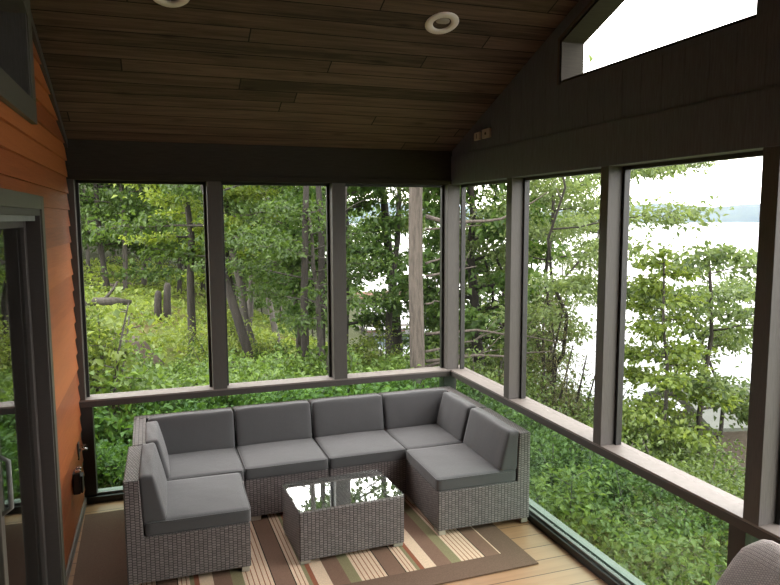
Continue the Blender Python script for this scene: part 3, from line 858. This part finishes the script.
def leaf_mesh(name, C, D, Nn, size, m, parent, aspect=.55, fold=.18):
    n = len(C); rng = np.random.default_rng(n)
    D = D / np.linalg.norm(D, axis=1, keepdims=True)
    S = np.cross(Nn, D); S /= np.maximum(np.linalg.norm(S, axis=1, keepdims=True), 1e-6)
    U = np.cross(D, S)
    L = (size * rng.uniform(.65, 1.3, n))[:, None]
    base = C; tip = C + D * L - U * L * .12
    lft = C + D * L * .48 + S * L * aspect * .5 + U * L * fold
    rgt = C + D * L * .48 - S * L * aspect * .5 + U * L * fold
    V = np.stack([base, rgt, tip, lft], 1).reshape(-1, 3)
    base_i = np.arange(n)[:, None] * 4
    T = np.stack([base_i + [0, 1, 2], base_i + [0, 2, 3]], 1).reshape(-1)
    me = bpy.data.meshes.new(name)
    me.vertices.add(len(V)); me.vertices.foreach_set('co', V.ravel().astype(np.float32))
    me.loops.add(len(T)); me.loops.foreach_set('vertex_index', T.astype(np.int32))
    me.polygons.add(len(T) // 3); me.polygons.foreach_set('loop_start', np.arange(0, len(T), 3).astype(np.int32))
    me.update(calc_edges=True); me.materials.append(m)
    o = bpy.data.objects.new(name, me); col.objects.link(o); o.parent = parent
    return o

def scatter_leaves(twigs, n, size, m, parent, seed, spread=(.16, .16, .08), tilt=.55, aspect=.55, droop=.25, name='foliage'):
    """twigs: list of (p0, p1); leaves lie along them"""
    rng = np.random.default_rng(seed)
    A = np.array([p for p, q in twigs], float); B_ = np.array([q for p, q in twigs], float)
    ln = np.linalg.norm(B_ - A, axis=1); idx = rng.choice(len(A), n, p=ln / ln.sum())
    t = rng.uniform(.1, 1.05, n)[:, None]
    C = A[idx] + (B_[idx] - A[idx]) * t + rng.normal(0, 1, (n, 3)) * np.array(spread)
    ax = (B_ - A)[idx]; ax /= np.maximum(np.linalg.norm(ax, axis=1, keepdims=True), 1e-6)
    D = ax * .6 + rng.normal(0, .6, (n, 3)); D[:, 2] -= droop
    Nn = np.array([0, 0, 1.0]) + rng.normal(0, tilt, (n, 3))
    return leaf_mesh(name, C, D, Nn, size, m, parent, aspect)

def wobble(p0, p1, n, amp, rr):
    out = []; off = Vector((0, 0, 0)); p0 = Vector(p0); p1 = Vector(p1)
    for i in range(n + 1):
        if 0 < i: off += Vector((rr.gauss(0, amp), rr.gauss(0, amp), rr.gauss(0, amp * .3)))
        out.append(p0.lerp(p1, i / n) + off)
    return out

def tree(name, label, seed, h, r, lean=(0, 0), base=2.0, spread=2.6, nb=16, leaves=5000, size=.15, lm=L_OAK, bm_=B_DARK, rise=.35,
         group=None, shape='round', flatness=.08, forks=0, top_taper=.25, sub=5, cat='tree', aspect=.55, twist=.05, bare_below=0):
    """trunk, branches and foliage as parts; origin at the foot of the trunk"""
    rr = random.Random(seed); t = thing(name, label, cat, group=group)
    nT = 9
    tr = wobble((0, 0, -.4), (lean[0], lean[1], h), nT, twist, rr)
    b = MB(); b.tube(tr, [r * (1.25 if i == 0 else 1) * (1 - (1 - top_taper) * i / nT) for i in range(nT + 1)], 10)
    stems = [tr]
    for k in range(forks):
        i0 = 2 + k; a = rr.uniform(0, 2 * PI)
        e = (tr[i0].x + math.cos(a) * h * .28, tr[i0].y + math.sin(a) * h * .28, h * rr.uniform(.8, .98))
        fk = wobble(tr[i0], e, 7, twist * 1.5, rr); stems.append(fk)
        b.tube(fk, [r * .7 * (1 - .75 * i / 7) for i in range(8)], 8)
    b.build('trunk', bm_, t, smooth=True)
    br = MB(); twigs = []
    for k in range(nb):
        st = stems[k % len(stems)]
        f = (k + .5) / nb
        z = base + (h - base) * f ** .9
        # point on the stem at height z
        for i in range(len(st) - 1):
            if st[i].z <= z <= st[i + 1].z: p = st[i].lerp(st[i + 1], (z - st[i].z) / max(1e-6, st[i + 1].z - st[i].z)); break
        else: p = st[-1].copy()
        prof = {'round': math.sin(PI * (.18 + .78 * f)) ** .8, 'cone': 1.05 - .85 * f, 'umbrella': .45 + .6 * f, 'column': .85}[shape]
        L = spread * prof * rr.uniform(.75, 1.2); a = k * 2.4 + rr.uniform(-.5, .5)
        up = L * (rise * (.3 + f)) * rr.uniform(.5, 1.3)
        e = Vector((p.x + math.cos(a) * L, p.y + math.sin(a) * L, p.z + up))
        pts = wobble(p, e, 5, L * .045, rr)
        pts[-1].z -= L * .06
        rb = max(.010, r * .32 * (1 - .6 * f))
        br.tube(pts, [rb * (1 - .8 * i / 5) for i in range(6)], 5)
        for q in range(sub):
            fr = .28 + .72 * (q + rr.random()) / sub
            i = min(4, int(fr * 5)); s0 = pts[i].lerp(pts[i + 1], fr * 5 - i)
            aa = a + rr.choice((-1, 1)) * rr.uniform(.5, 1.2); l2 = L * rr.uniform(.22, .42)
            s1 = s0 + Vector((math.cos(aa) * l2, math.sin(aa) * l2, l2 * rr.uniform(-.12, .35)))
            br.tube([s0, s0.lerp(s1, .5) + Vector((0, 0, .03 * l2)), s1], [rb * .35, rb * .22, rb * .08], 4, cap=False)
            twigs.append((s0, s1))
        twigs.append((pts[3], pts[5]))
    br.build('branches', bm_, t, smooth=True)
    sp = spread * .075
    scatter_leaves(twigs, leaves, size, lm, t, seed, (sp + .05, sp + .05, flatness), aspect=aspect)
    return t

def shrub(name, label, seed, h, rad, stems=9, leaves=2200, size=.10, lm=L_BRIGHT, bm_=B_GREY, group=None, aspect=.6, up=1.0, cat='shrub', tilt=.5):
    rr = random.Random(seed); t = thing(name, label, cat, group=group)
    b = MB(); twigs = []
    for k in range(stems):
        a = 2.4 * k + rr.uniform(-.4, .4); q = math.sqrt((k + .6) / stems)
        e = Vector((math.cos(a) * rad * q, math.sin(a) * rad * q, h * (1.05 - .5 * q * q) * rr.uniform(.8, 1.1) * up))
        pts = wobble((rr.uniform(-.06, .06), rr.uniform(-.06, .06), -.15), e, 4, h * .03, rr)
        b.tube(pts, [.016 * (1 - .2 * i) * max(.6, h) for i in range(5)], 5)
        twigs.append((pts[2], pts[4]))
        for s in range(4):
            s0 = pts[1].lerp(pts[4], rr.random()); aa = rr.uniform(0, 2 * PI); l2 = rad * rr.uniform(.25, .5)
            s1 = s0 + Vector((math.cos(aa) * l2, math.sin(aa) * l2, l2 * rr.uniform(-.1, .5)))
            b.tube([s0, s1], [.007, .003], 4, cap=False); twigs.append((s0, s1))
    b.build('stems', bm_, t, smooth=True)
    scatter_leaves(twigs, leaves, size, lm, t, seed, (rad * .11, rad * .11, h * .05), tilt=tilt, aspect=aspect)
    return t

def put(o, px, d, rz=0, s=1.0, dz=0):
    x, y = at(px, d); o.location = (x, y, terrain(x, y) + dz); o.rotation_euler.z = rz; o.scale = (s, s, s); return o
def putcopy(src, label, px, d, rz=0, s=1.0, dz=0, group=None):
    c = copy_tree(src); c['label'] = label
    if group: c['group'] = group
    elif 'group' in c: del c['group']
    return put(c, px, d, rz, s, dz)

# ---- the pale dead trunk with bare curved limbs, close outside the back corner
t = thing('dead_tree', 'tall pale dead trunk with bare curved limbs outside the back corner', 'tree')
put(t, 418.5, 8.6); base_z = t.location.z
rr = random.Random(5); b = MB()
pts = [Vector((0, 0, -.3)), Vector((-.01, 0, 1.2)), Vector((-.03, .02, 2.4)), Vector((-.03, .02, 3.4)), Vector((.02, .02, 4.6)), Vector((.06, .03, 6.5)), Vector((.08, .05, 8.6))]
b.tube(pts, [.105, .098, .091, .086, .080, .07, .045], 18); b.build('trunk', B_PALE, t, smooth=True)
def limb(z, L, drop, a=-.25, r=.022, hook=.25, kinks=3):
    b = MB(); P = []
    for i in range(9):
        f = i / 8; x = L * f; 
        P.append(Vector((.10 + x * math.cos(a), x * math.sin(a), z + drop * f * (1 - f) * 2.2 + hook * f * f)))
    P[3] += Vector((0, 0, .02)); P[5] -= Vector((0, 0, .025))
    b.tube(P, [r * (1 - .75 * i / 8) for i in range(9)], 7)
    q = P[5]; b.tube([q, q + Vector((L * .16, .03, .12)), q + Vector((L * .30, .05, .30))], [r * .45, r * .3, r * .1], 5)
    b.build('limb', B_PALE, t, smooth=True)
zc = CZ - base_z
for py, L, dr, hk, a, rd in ((215, 1.55, -.25, .30, -.30, .030), (228, .9, .02, .05, .2, .016), (262, .75, .10, -.06, .3, .016), (275, .70, .05, .12, -.1, .018), (303, .35, 0, .10, .1, .014), (334, 1.75, .10, -.12, -.35, .024), (352, 1.3, .02, .18, .25, .020), (362, 1.7, .06, .10, -.25, .026), (368, 1.5, .10, .06, .3, .024)):
    limb(zc - (py - 217) / F * 8.6, L, dr, a, rd, hk)

# ---- trees by the back windows
oak = tree('oak_tree', 'leafy dark green tree left of the pale dead trunk', 101, 4.7, .12, (.2, .2), 1.5, 1.10, 22, 6000, .12, L_OAK, B_DARK)
put(oak, 342, 11.5, .5)
putcopy(oak, 'full green tree filling the first lake window', 482, 11.0, 3.1, 1.05)
dark = tree('dark_tree', 'dark trunked tree close behind the pale dead trunk', 108, 7.6, .12, (.1, .2), 4.1, 1.7, 16, 5200, .13, L_OAK, B_DARK)
put(dark, 403, 12.5, 2.2)
putcopy(oak, 'dark leafy tree showing right of the pale dead trunk', 450, 14.0, 4.0, .85)
slim = tree('slim_tree', 'slim leaning tree between the dark trunk and the middle post', 102, 6.0, .08, (.35, .2), 3.9, 1.4, 14, 2800, .12, L_OAK, B_GREY)
put(slim, 380, 11.5, .1)
leaner = tree('leaning_tree', 'grey tree leaning to the right in the middle back window', 103, 4.7, .10, (-1.25, .3), 2.1, 1.6, 16, 4600, .105, L_FAR, B_GREY, twist=.07)
put(leaner, 272, 12.0, 0)
putcopy(leaner, 'thin grey tree with bare side twigs beside the second back post', 322, 10.5, 1.5, .70)
putcopy(leaner, 'tree with a straight dark trunk between two leaning ones', 300, 14.5, 1.4, .85)
putcopy(leaner, 'thin trunk at the left edge of the middle back window', 243, 15.0, 4.4, .95)
putcopy(leaner, 'thin trunk behind the leaning grey tree', 277, 18.0, 5.2, 1.05)
bent = tree('bent_tree', 'dark leaning trunk crossing the left half of the middle back window', 109, 5.6, .085, (-1.25, .2), 4.1, 1.4, 12, 2600, .12, L_OAK, B_DARK, twist=.04)
put(bent, 264, 10.0, -.14)
def snag(label, px, d, lx, r, seed):
    t = thing('bare_trunk', label, 'tree'); x, y = at(px, d); gz = terrain(x, y); h = 6.0 - gz; rr = random.Random(seed)
    t.location = (x, y, gz); t.rotation_euler.z = -.2
    P = wobble((0, 0, -.3), (lx * 1.8, .1, h), 11, .022, rr)
    b = MB(); b.tube(P, [r * (1.15 - .085 * i) for i in range(12)], 9); b.build('trunk', B_DARK, t, smooth=True)
    for k in range(8):
        b = MB(); p0 = P[3 + k]; a_ = rr.uniform(0, 6.3); l = rr.uniform(.25, .6)
        b.tube(wobble(p0, (p0.x + math.cos(a_) * l, p0.y + math.sin(a_) * l, p0.z + rr.uniform(-.05, .25)), 3, .02, rr), [.014, .010, .007, .003], 5)
        b.build('branch', B_DARK, t, smooth=True)
snag('slim dark trunk near the middle of the right half of the middle back window', 300, 9.7, .12, .062, 1)
snag('second slim trunk from the second back post in the middle back window', 313, 10.6, .16, .068, 2)
snag('slim trunk leaning right against the second back post', 322, 8.9, .24, .060, 3)
sap = tree('maple_sapling', 'yellow green layered sapling in the left back window', 104, 5.2, .085, (.1, .1), 1.75, 1.05, 18, 4600, .10, L_MAPLE, B_DARK, rise=.12, flatness=.04, shape='round')
put(sap, 184, 12.6, .6)
putcopy(sap, 'yellow green sapling behind the first back post', 236, 13.5, 2.7, .85)

far = [tree('forest_tree', None, 110 + i, 10 + i, .085 + .015 * i, (.5 - .4 * i, .3), .9 + .4 * i, 3.3, 26, 10000, .16, (L_FAR, L_OAK, L_FAR)[i], (B_DARK, B_GREY, B_DARK)[i], twist=.07) for i in range(3)]
GF = 'trees of the wooded hillside behind'
LF = 'dark trunked leafy tree deep in the wooded hillside beyond the back windows'
spots = [(60, 24), (88, 31), (108, 23), (126, 36), (140, 26), (160, 33), (177, 24), (192, 38), (205, 28), (222, 22), (236, 34), (250, 26), (262, 40), (280, 30), (296, 24), (310, 36), (322, 27),
         (318, 33), (70, 42), (98, 46), (130, 50), (165, 47), (200, 52), (232, 46), (265, 54), (300, 48), (318, 45), (45, 36), (20, 40), (-10, 30), (150, 44), (116, 40), (184, 46), (213, 40), (248, 48), (282, 38), (80, 50)]
for i, (px, d) in enumerate(spots):
    src = far[i % 3]; o = src if i < 3 else copy_tree(src)
    o['label'] = LF; o['group'] = GF
    s = R.uniform(.8, 1.05) if 235 > px or px > 330 else R.uniform(.55, .68)
    put(o, px + R.uniform(-4, 4), d, R.uniform(0, 6.28), s)
putcopy(far[1], 'tall tree with a pale straight trunk in the left back window', 124, 23, 1.0, .9)

# two short broken trunks, a log and rock on the slope
for k, (px, hh, lab) in enumerate(((155.5, .68, 'left of two dark broken stubs on the grassy slope'), (165, .90, 'right, taller of two dark broken stubs on the grassy slope'))):
    st = MB(); st.tube([(0, 0, -.25), (.01, .01, hh * .6), (.03, 0, hh), (.04, 0, hh + .08)], [.10, .088, .082, .05], 12)
    o = st.build('tree_stump', B_DARK, smooth=True); tag(o, lab, 'stump'); x, y = at(px, 17.2); o.location = (x, y, terrain(x, y))
st = MB(); st.tube([(-.75, 0, .10), (-.2, .03, .17), (.3, 0, .16), (.62, -.04, .12)], [.06, .09, .085, .05], 10); st.tube([(.1, 0, .2), (.3, .1, .42), (.36, .14, .55)], [.035, .025, .01], 6)
o = st.build('fallen_log', B_GREY, smooth=True); tag(o, 'grey fallen log on the slope at the left edge of the back window', 'log'); put(o, 97, 13.5, .1, .9, .60)
def rock(name, lab, px, d, sx, sy, sz, seed, dz=0):
    bm = bmesh.new(); bmesh.ops.create_icosphere(bm, subdivisions=3, radius=1); rr = random.Random(seed); ph = [rr.uniform(0, 6) for _ in range(6)]
    for v in bm.verts:
        c = v.co.copy(); k = 1 + .16 * math.sin(c.x * 3 + ph[0]) * math.cos(c.y * 2.6 + ph[1]) + .10 * math.sin(c.z * 6 + ph[2]) + .05 * math.sin(c.x * 9 + ph[3])
        v.co = Vector((c.x * sx * k, c.y * sy * k, c.z * sz * k))
    me = bpy.data.meshes.new(name); bm.to_mesh(me); bm.free(); me.materials.append(ROCK)
    me.polygons.foreach_set('use_smooth', [True] * len(me.polygons))
    o = bpy.data.objects.new(name, me); col.objects.link(o); tag(o, lab, 'rock'); put(o, px, d, rr.uniform(0, 3), 1, dz)
ROCK = simple('warm_grey_stone', (.055, .040, .029), .9, var=.5, scale=5, bmp=.5)
rock('boulder', 'rough brown boulder among the shrubs below the fallen log', 117, 9.8, .45, .45, .42, 3, .22)
ROCK = simple('pale_path_stone', (.085, .066, .048), .9, var=.3, scale=6, bmp=.3)
rock('step_stone', 'pale flat stone step on the path up the slope', 126, 22.5, .55, .45, .16, 8, .05)
rock('step_stone', 'smaller pale flat stone just above the larger step stone', 119, 25.5, .5, .4, .16, 9, .05)

# shrubs below the back windows
s1 = shrub('leafy_shrub', 'bright green leafy shrub in the thicket below the back windows', 201, 1.15, .95, 13, 5200, .08, L_BRIGHT, group='shrubs packed below the back windows')
put(s1, 108, 7.2, 0)
GS = 'shrubs packed below the back windows'; LS = 'bright green leafy shrub in the thicket below the back windows'
for px, d, yt in ((95, 6.3, 400), (140, 6.6, 385), (165, 7.8, 360), (190, 7.0, 375), (215, 8.4, 352), (240, 7.4, 362), (262, 8.8, 348), (285, 7.8, 358), (310, 9.0, 345), (335, 8.2, 355), (126, 8.0, 372), (200, 9.6, 345),
                 (160, 9.4, 358), (250, 10.6, 335), (290, 10.9, 338), (330, 11.6, 340), (366, 9.2, 350), (385, 8.0, 372), (88, 8.6, 325), (208, 11.6, 330)):
    x, y = at(px, d); k = (CZ - (yt - 217) / F * d - terrain(x, y)) / 1.25
    putcopy(s1, LS, px, d, R.uniform(0, 6), max(.35, k), 0, GS)
for px, d, yt in ((104, 5.75, 425), (128, 5.7, 412), (152, 5.8, 415), (180, 5.95, 405), (210, 6.0, 408), (245, 6.15, 400), (280, 6.3, 400), (315, 6.5, 395)):
    x, y = at(px, d); k = (CZ - (yt - 217) / F * d - terrain(x, y)) / 1.25
    putcopy(s1, LS, px, d, R.uniform(0, 6), min(.62, max(.35, k)), 0, GS)
s2 = shrub('lime_shrub', 'lime green small leaved bush in the left back window by the yellow sapling', 202, 1.5, .8, 12, 3800, .068, L_LIME)
put(s2, 222, 10.4, 0, .8)
putcopy(s2, 'lime green bush at the foot of the middle back window', 256, 10.0, 1.3, .6)
putcopy(s2, 'lime green bush seen below the slim leaning tree', 372, 10.6, 2.3, .9, .3)
putcopy(s2, 'broad leaved green sprig at the left edge of the back window', 82, 7.6, 3.4, .75, .75)

big = shrub('broad_leaf_sapling', 'thin sapling with large pale green leaves at the left edge of the back windows', 206, 2.0, .45, 7, 330, .095, L_SAP, B_GREY, aspect=.7, cat='tree')
put(big, 80, 7.0)
# ---- outside the lake side windows
shore = tree('shore_tree', 'airy forked tree with a dark bent trunk filling the middle lake window', 105, 6.9, .058, (-.4, .3), 2.5, 1.75, 32, 17000, .085, L_SHORE, B_DARK, forks=2, shape='umbrella', rise=.25, flatness=.07, twist=.10)
put(shore, 570, 10.5, .1, .90)
putcopy(shore, 'airy tree farther down the slope between the first and second lake windows', 540, 14.5, 5.0, .85)
putcopy(shore, 'airy tree rising behind the first lake window', 496, 12.8, 2.2, .88)
lay = tree('layered_sapling', 'slim straight trunked sapling with layered yellow green leaves in the largest lake window', 106, 3.9, .04, (.04, .1), .8, .70, 26, 5600, .085, L_SAP, B_GREY, rise=.10, flatness=.035, shape='cone')
put(lay, 649, 8.6, .4)
rt = tree('lakeside_tree', 'crooked dark trunked tree at the right side of the largest lake window', 107, 4.3, .06, (-.4, .4), 2.0, 1.15, 24, 8200, .085, L_SHORE, B_DARK, rise=.16, forks=1, twist=.12, shape='umbrella', flatness=.05)
put(rt, 722, 9.4, 2.0)
jun = shrub('juniper', 'brownish green juniper below the forked shore tree', 203, 2.6, .9, 16, 9000, .045, L_YEW, B_DARK, up=1.1, aspect=.25)
put(jun, 548, 9.4)
bush = shrub('hillside_bush', 'dense green bush on the slope below the lake windows', 204, 2.2, 1.5, 18, 9500, .08, L_BUSH, group='bushes on the slope below the lake windows')
put(bush, 640, 8.4, 0, .78)
GB = 'bushes on the slope below the lake windows'; LB = 'dense green bush on the slope below the lake windows'
def put_top(src, h, label, px, d, ytop, group):
    x, y = at(px, d); s = (CZ - (ytop - 217) / F * d - terrain(x, y)) / h
    return putcopy(src, label, px, d, R.uniform(0, 6), max(.3, s), 0, group)
for px, d, yt in ((478, 9.2, 345), (505, 8.2, 375), (530, 10.2, 375), (560, 8.0, 412), (595, 9.4, 385), (610, 7.2, 425), (655, 9.6, 408), (690, 8.0, 425), (705, 10.6, 436), (740, 9.0, 440), (640, 6.6, 450), (720, 6.8, 470), (575, 6.6, 440),
                  (545, 6.8, 425), (770, 7.5, 470), (460, 7.6, 385), (440, 8.0, 385), (430, 10.6, 350), (585, 12.0, 400), (632, 12.6, 395), (475, 13.5, 300), (500, 12.0, 330)):
    put_top(bush, 2.3, LB, px, d, yt, GB)
fern = shrub('fern_clump', 'lime green low plant just beyond the glass railing near the corner of the deck', 205, .8, .7, 12, 2600, .07, L_FERN, up=1)
put(fern, 570, 5.6, 0, .9, .15)
for px, d, s, lab in ((615, 5.2, .85, 'lime green low plant close outside the glass railing, nearest the camera'), (690, 6.0, 1.0, 'lime green low plant below the post beside the lounge chair'), (650, 5.4, .8, 'lime green low plant below the middle of the right glass railing')):
    putcopy(fern, lab, px, d, R.uniform(0, 6), s, .1)

# grass and herbs on the slope: uncountable
rng = np.random.default_rng(12); n = 26000
X = rng.uniform(-9, 6, n); Y = .6 + rng.uniform(0, 1, n) ** 1.1 * 32
keep = ~((X < -2.2) & (Y < .9)); X = X[keep]; Y = Y[keep]; n = len(X)
Zt = np.array([terrain(x, y) for x, y in zip(X, Y)])
C = np.stack([X, Y, Zt + rng.uniform(-.02, .16, n)], 1)
D = rng.normal(0, 1, (n, 3)); D[:, 2] = np.abs(D[:, 2]) * .6 + .2
g = leaf_mesh('ground_herbs', C, D, np.array([0, 0, 1.0]) + rng.normal(0, .5, (n, 3)), .15, L_LIME, None, .5)
tag(g, 'low grass and herbs covering the slope outside', 'grass', kind='stuff')

# ---- boathouse by the water and the dock with a boat lift
def frame_at(px, d):
    a = YAW + math.atan2(px - 390, F); x, y = at(px, d)
    return x, y, -a            # local +y looks away from the camera, +x to the right
ROOF = simple('grey_green_roof', (.052, .058, .048), .7, var=.12, scale=3)
x, y, rz = frame_at(713, 27)
bh = thing('boathouse', 'open boathouse with a grey green gable roof at the water edge', 'boathouse', (x, y, LAKE + .9), rz + .55)
zt = CZ - .228 * 27 - (LAKE + .9); ze = zt - .85
b = MB(); wv, ln = 2.4, 5.2
b.add([(-1.2, 0, zt), (-1.2 + ln, 0, zt), (-1.2 + ln, -wv, ze), (-1.2, -wv, ze), (-1.2, 0, zt - .12), (-1.2 + ln, 0, zt - .12), (-1.2 + ln, -wv, ze - .12), (-1.2, -wv, ze - .12)], [(0, 1, 2, 3), (7, 6, 5, 4), (0, 3, 7, 4), (1, 5, 6, 2), (2, 6, 7, 3), (0, 4, 5, 1)])
b.add([(-1.2, 0, zt), (-1.2 + ln, 0, zt), (-1.2 + ln, wv, ze), (-1.2, wv, ze), (-1.2, 0, zt - .12), (-1.2 + ln, 0, zt - .12), (-1.2 + ln, wv, ze - .12), (-1.2, wv, ze - .12)], [(3, 2, 1, 0), (4, 5, 6, 7), (4, 7, 3, 0), (2, 6, 5, 1), (3, 7, 6, 2), (1, 5, 4, 0)])
b.build('roof', ROOF, bh)
b = MB(); b.prism([(0, zt - .10), (-wv, ze - .10), (-wv, ze - .34), (0, zt - .42), (wv, ze - .34), (wv, ze - .10)], 0, -1.22, -1.14); b.build('fascia', M['black'], bh)
for px_ in (-1.0, ln - 1.5):
    for py_ in (-wv + .3, wv - .3):
        b = MB(); b.box(px_ - .08, px_ + .08, py_ - .08, py_ + .08, -2.5, ze - .08); b.build('post', B_DARK, bh)
b = MB(); b.box(-.9, ln - 1.5, .6, .7, -.3, ze - .3); b.build('wall_panel', simple('pale_pink_boards', (.10, .078, .065), .8), bh)
b = MB(); b.box(-1.4, ln - 1.0, -wv - .4, wv, -.42, -.3); b.build('floor_deck', B_GREY, bh)

x, y, rz = frame_at(390, 66)
WH = simple('white_hull', (.16, .158, .152), .35, var=.05); OR = simple('faded_orange_canvas', (.085, .035, .018), .7)
dk = thing('dock', 'grey dock with a white boat lift showing between the trunks', 'dock', (x, y, LAKE + .6), rz + .2)
b = MB(); b.box(-3.4, 2.2, -.9, .9, -.12, 0); b.build('deck', B_GREY, dk)
for sx in (-3.1, -.6, 1.9):
    for sy in (-.8, .8):
        b = MB(); b.tube([(sx, sy, -2.6), (sx, sy, 2.7 if sy > 0 else .5)], .055, 8); b.build('pile', B_GREY, dk)
b = MB(); b.prism([(-1.2, 3.0), (0, 3.45), (1.2, 3.0), (1.2, 2.65), (-1.2, 2.65)], 0, -3.3, 1.9); b.build('canopy', OR, dk)
b = MB(); b.box(-3.3, 1.9, -1.1, -1.0, 1.4, 1.55); b.box(-3.3, 1.9, 1.0, 1.1, 1.4, 1.55); b.build('lift_beam', M['alu'], dk)
bo = thing('motor_boat', 'small white boat with an orange stripe floating in front of the dock', 'boat', (x - .75, y - 2.6, LAKE + .10), rz + .2)
b = MB(); vs = []; st = [(-2.6, .75), (-1.4, .85), (0, .85), (1.2, .6), (2.1, .05)]
for xx, hw_ in st: vs += [(xx, -hw_, .75), (xx, -hw_ * .75, .1), (xx, 0, -.12), (xx, hw_ * .75, .1), (xx, hw_, .75)]
fs = [(i * 5 + k, i * 5 + k + 1, i * 5 + 5 + k + 1, i * 5 + 5 + k) for i in range(4) for k in range(4)] + [(0, 1, 2, 3, 4), (24, 23, 22, 21, 20)] + [(i * 5, i * 5 + 5, i * 5 + 9, i * 5 + 4) for i in range(4)]
b.add(vs, fs); b.build('hull', WH, bo)
b = MB(); b.box(-2.55, 1.1, -.87, -.80, .52, .62); b.build('stripe', OR, bo)
b = MB(); b.prism([(-.3, .75), (.5, .75), (.1, 1.15), (-.3, 1.15)], 1, -.6, .6); b.build('windshield', M['black'], bo)
b = MB(); b.box(-2.9, -2.6, -.2, .2, -.1, 1.0); b.build('motor', M['black'], bo, bevel=.05)

# ------------------------------------------------------------------ world, camera, view
sc = bpy.context.scene
w = bpy.data.worlds.new('overcast_sky'); sc.world = w; w.use_nodes = True
nt = w.node_tree; bg = nt.nodes['Background']
tc = N(nt, 'ShaderNodeTexCoord'); sx = N(nt, 'ShaderNodeSeparateXYZ'); nt.links.new(tc.outputs['Generated'], sx.inputs[0])
rp = ramp(nt, [(0, (.30, .29, .27)), (.49, (.50, .48, .46)), (.51, (.90, .885, .862)), (.75, (1, .98, .95)), (1, (1, .98, .95))])
ma = N(nt, 'ShaderNodeMath', operation='MULTIPLY_ADD'); ma.inputs[1].default_value = .5; ma.inputs[2].default_value = .5
nt.links.new(sx.outputs[2], ma.inputs[0]); nt.links.new(ma.outputs[0], rp.inputs[0]); nt.links.new(rp.outputs[0], bg.inputs[0])
bg.inputs[1].default_value = 8.0

fw = Vector((math.sin(YAW) * math.cos(PIT), math.cos(YAW) * math.cos(PIT), -math.sin(PIT)))
r = Vector((math.cos(YAW), -math.sin(YAW), 0)); u = r.cross(fw)
r2 = r * math.cos(ROL) + u * math.sin(ROL); u2 = -r * math.sin(ROL) + u * math.cos(ROL)
cd = bpy.data.cameras.new('camera'); cam = bpy.data.objects.new('camera', cd); col.objects.link(cam)
mt = Matrix((r2, u2, -fw)).transposed().to_4x4(); mt.translation = (CX, CY, CZ); cam.matrix_world = mt
cd.sensor_width = 36; cd.lens = F / 780 * 36; cd.clip_start = .05; cd.clip_end = 6000
sc.camera = cam
vs_ = sc.view_settings; vs_.view_transform = 'Standard'; vs_.look = 'None'; vs_.exposure = 0; vs_.gamma = 1; vs_.use_curve_mapping = False
sc.cycles.use_denoising = True
sc.cycles.transparent_max_bounces = 24
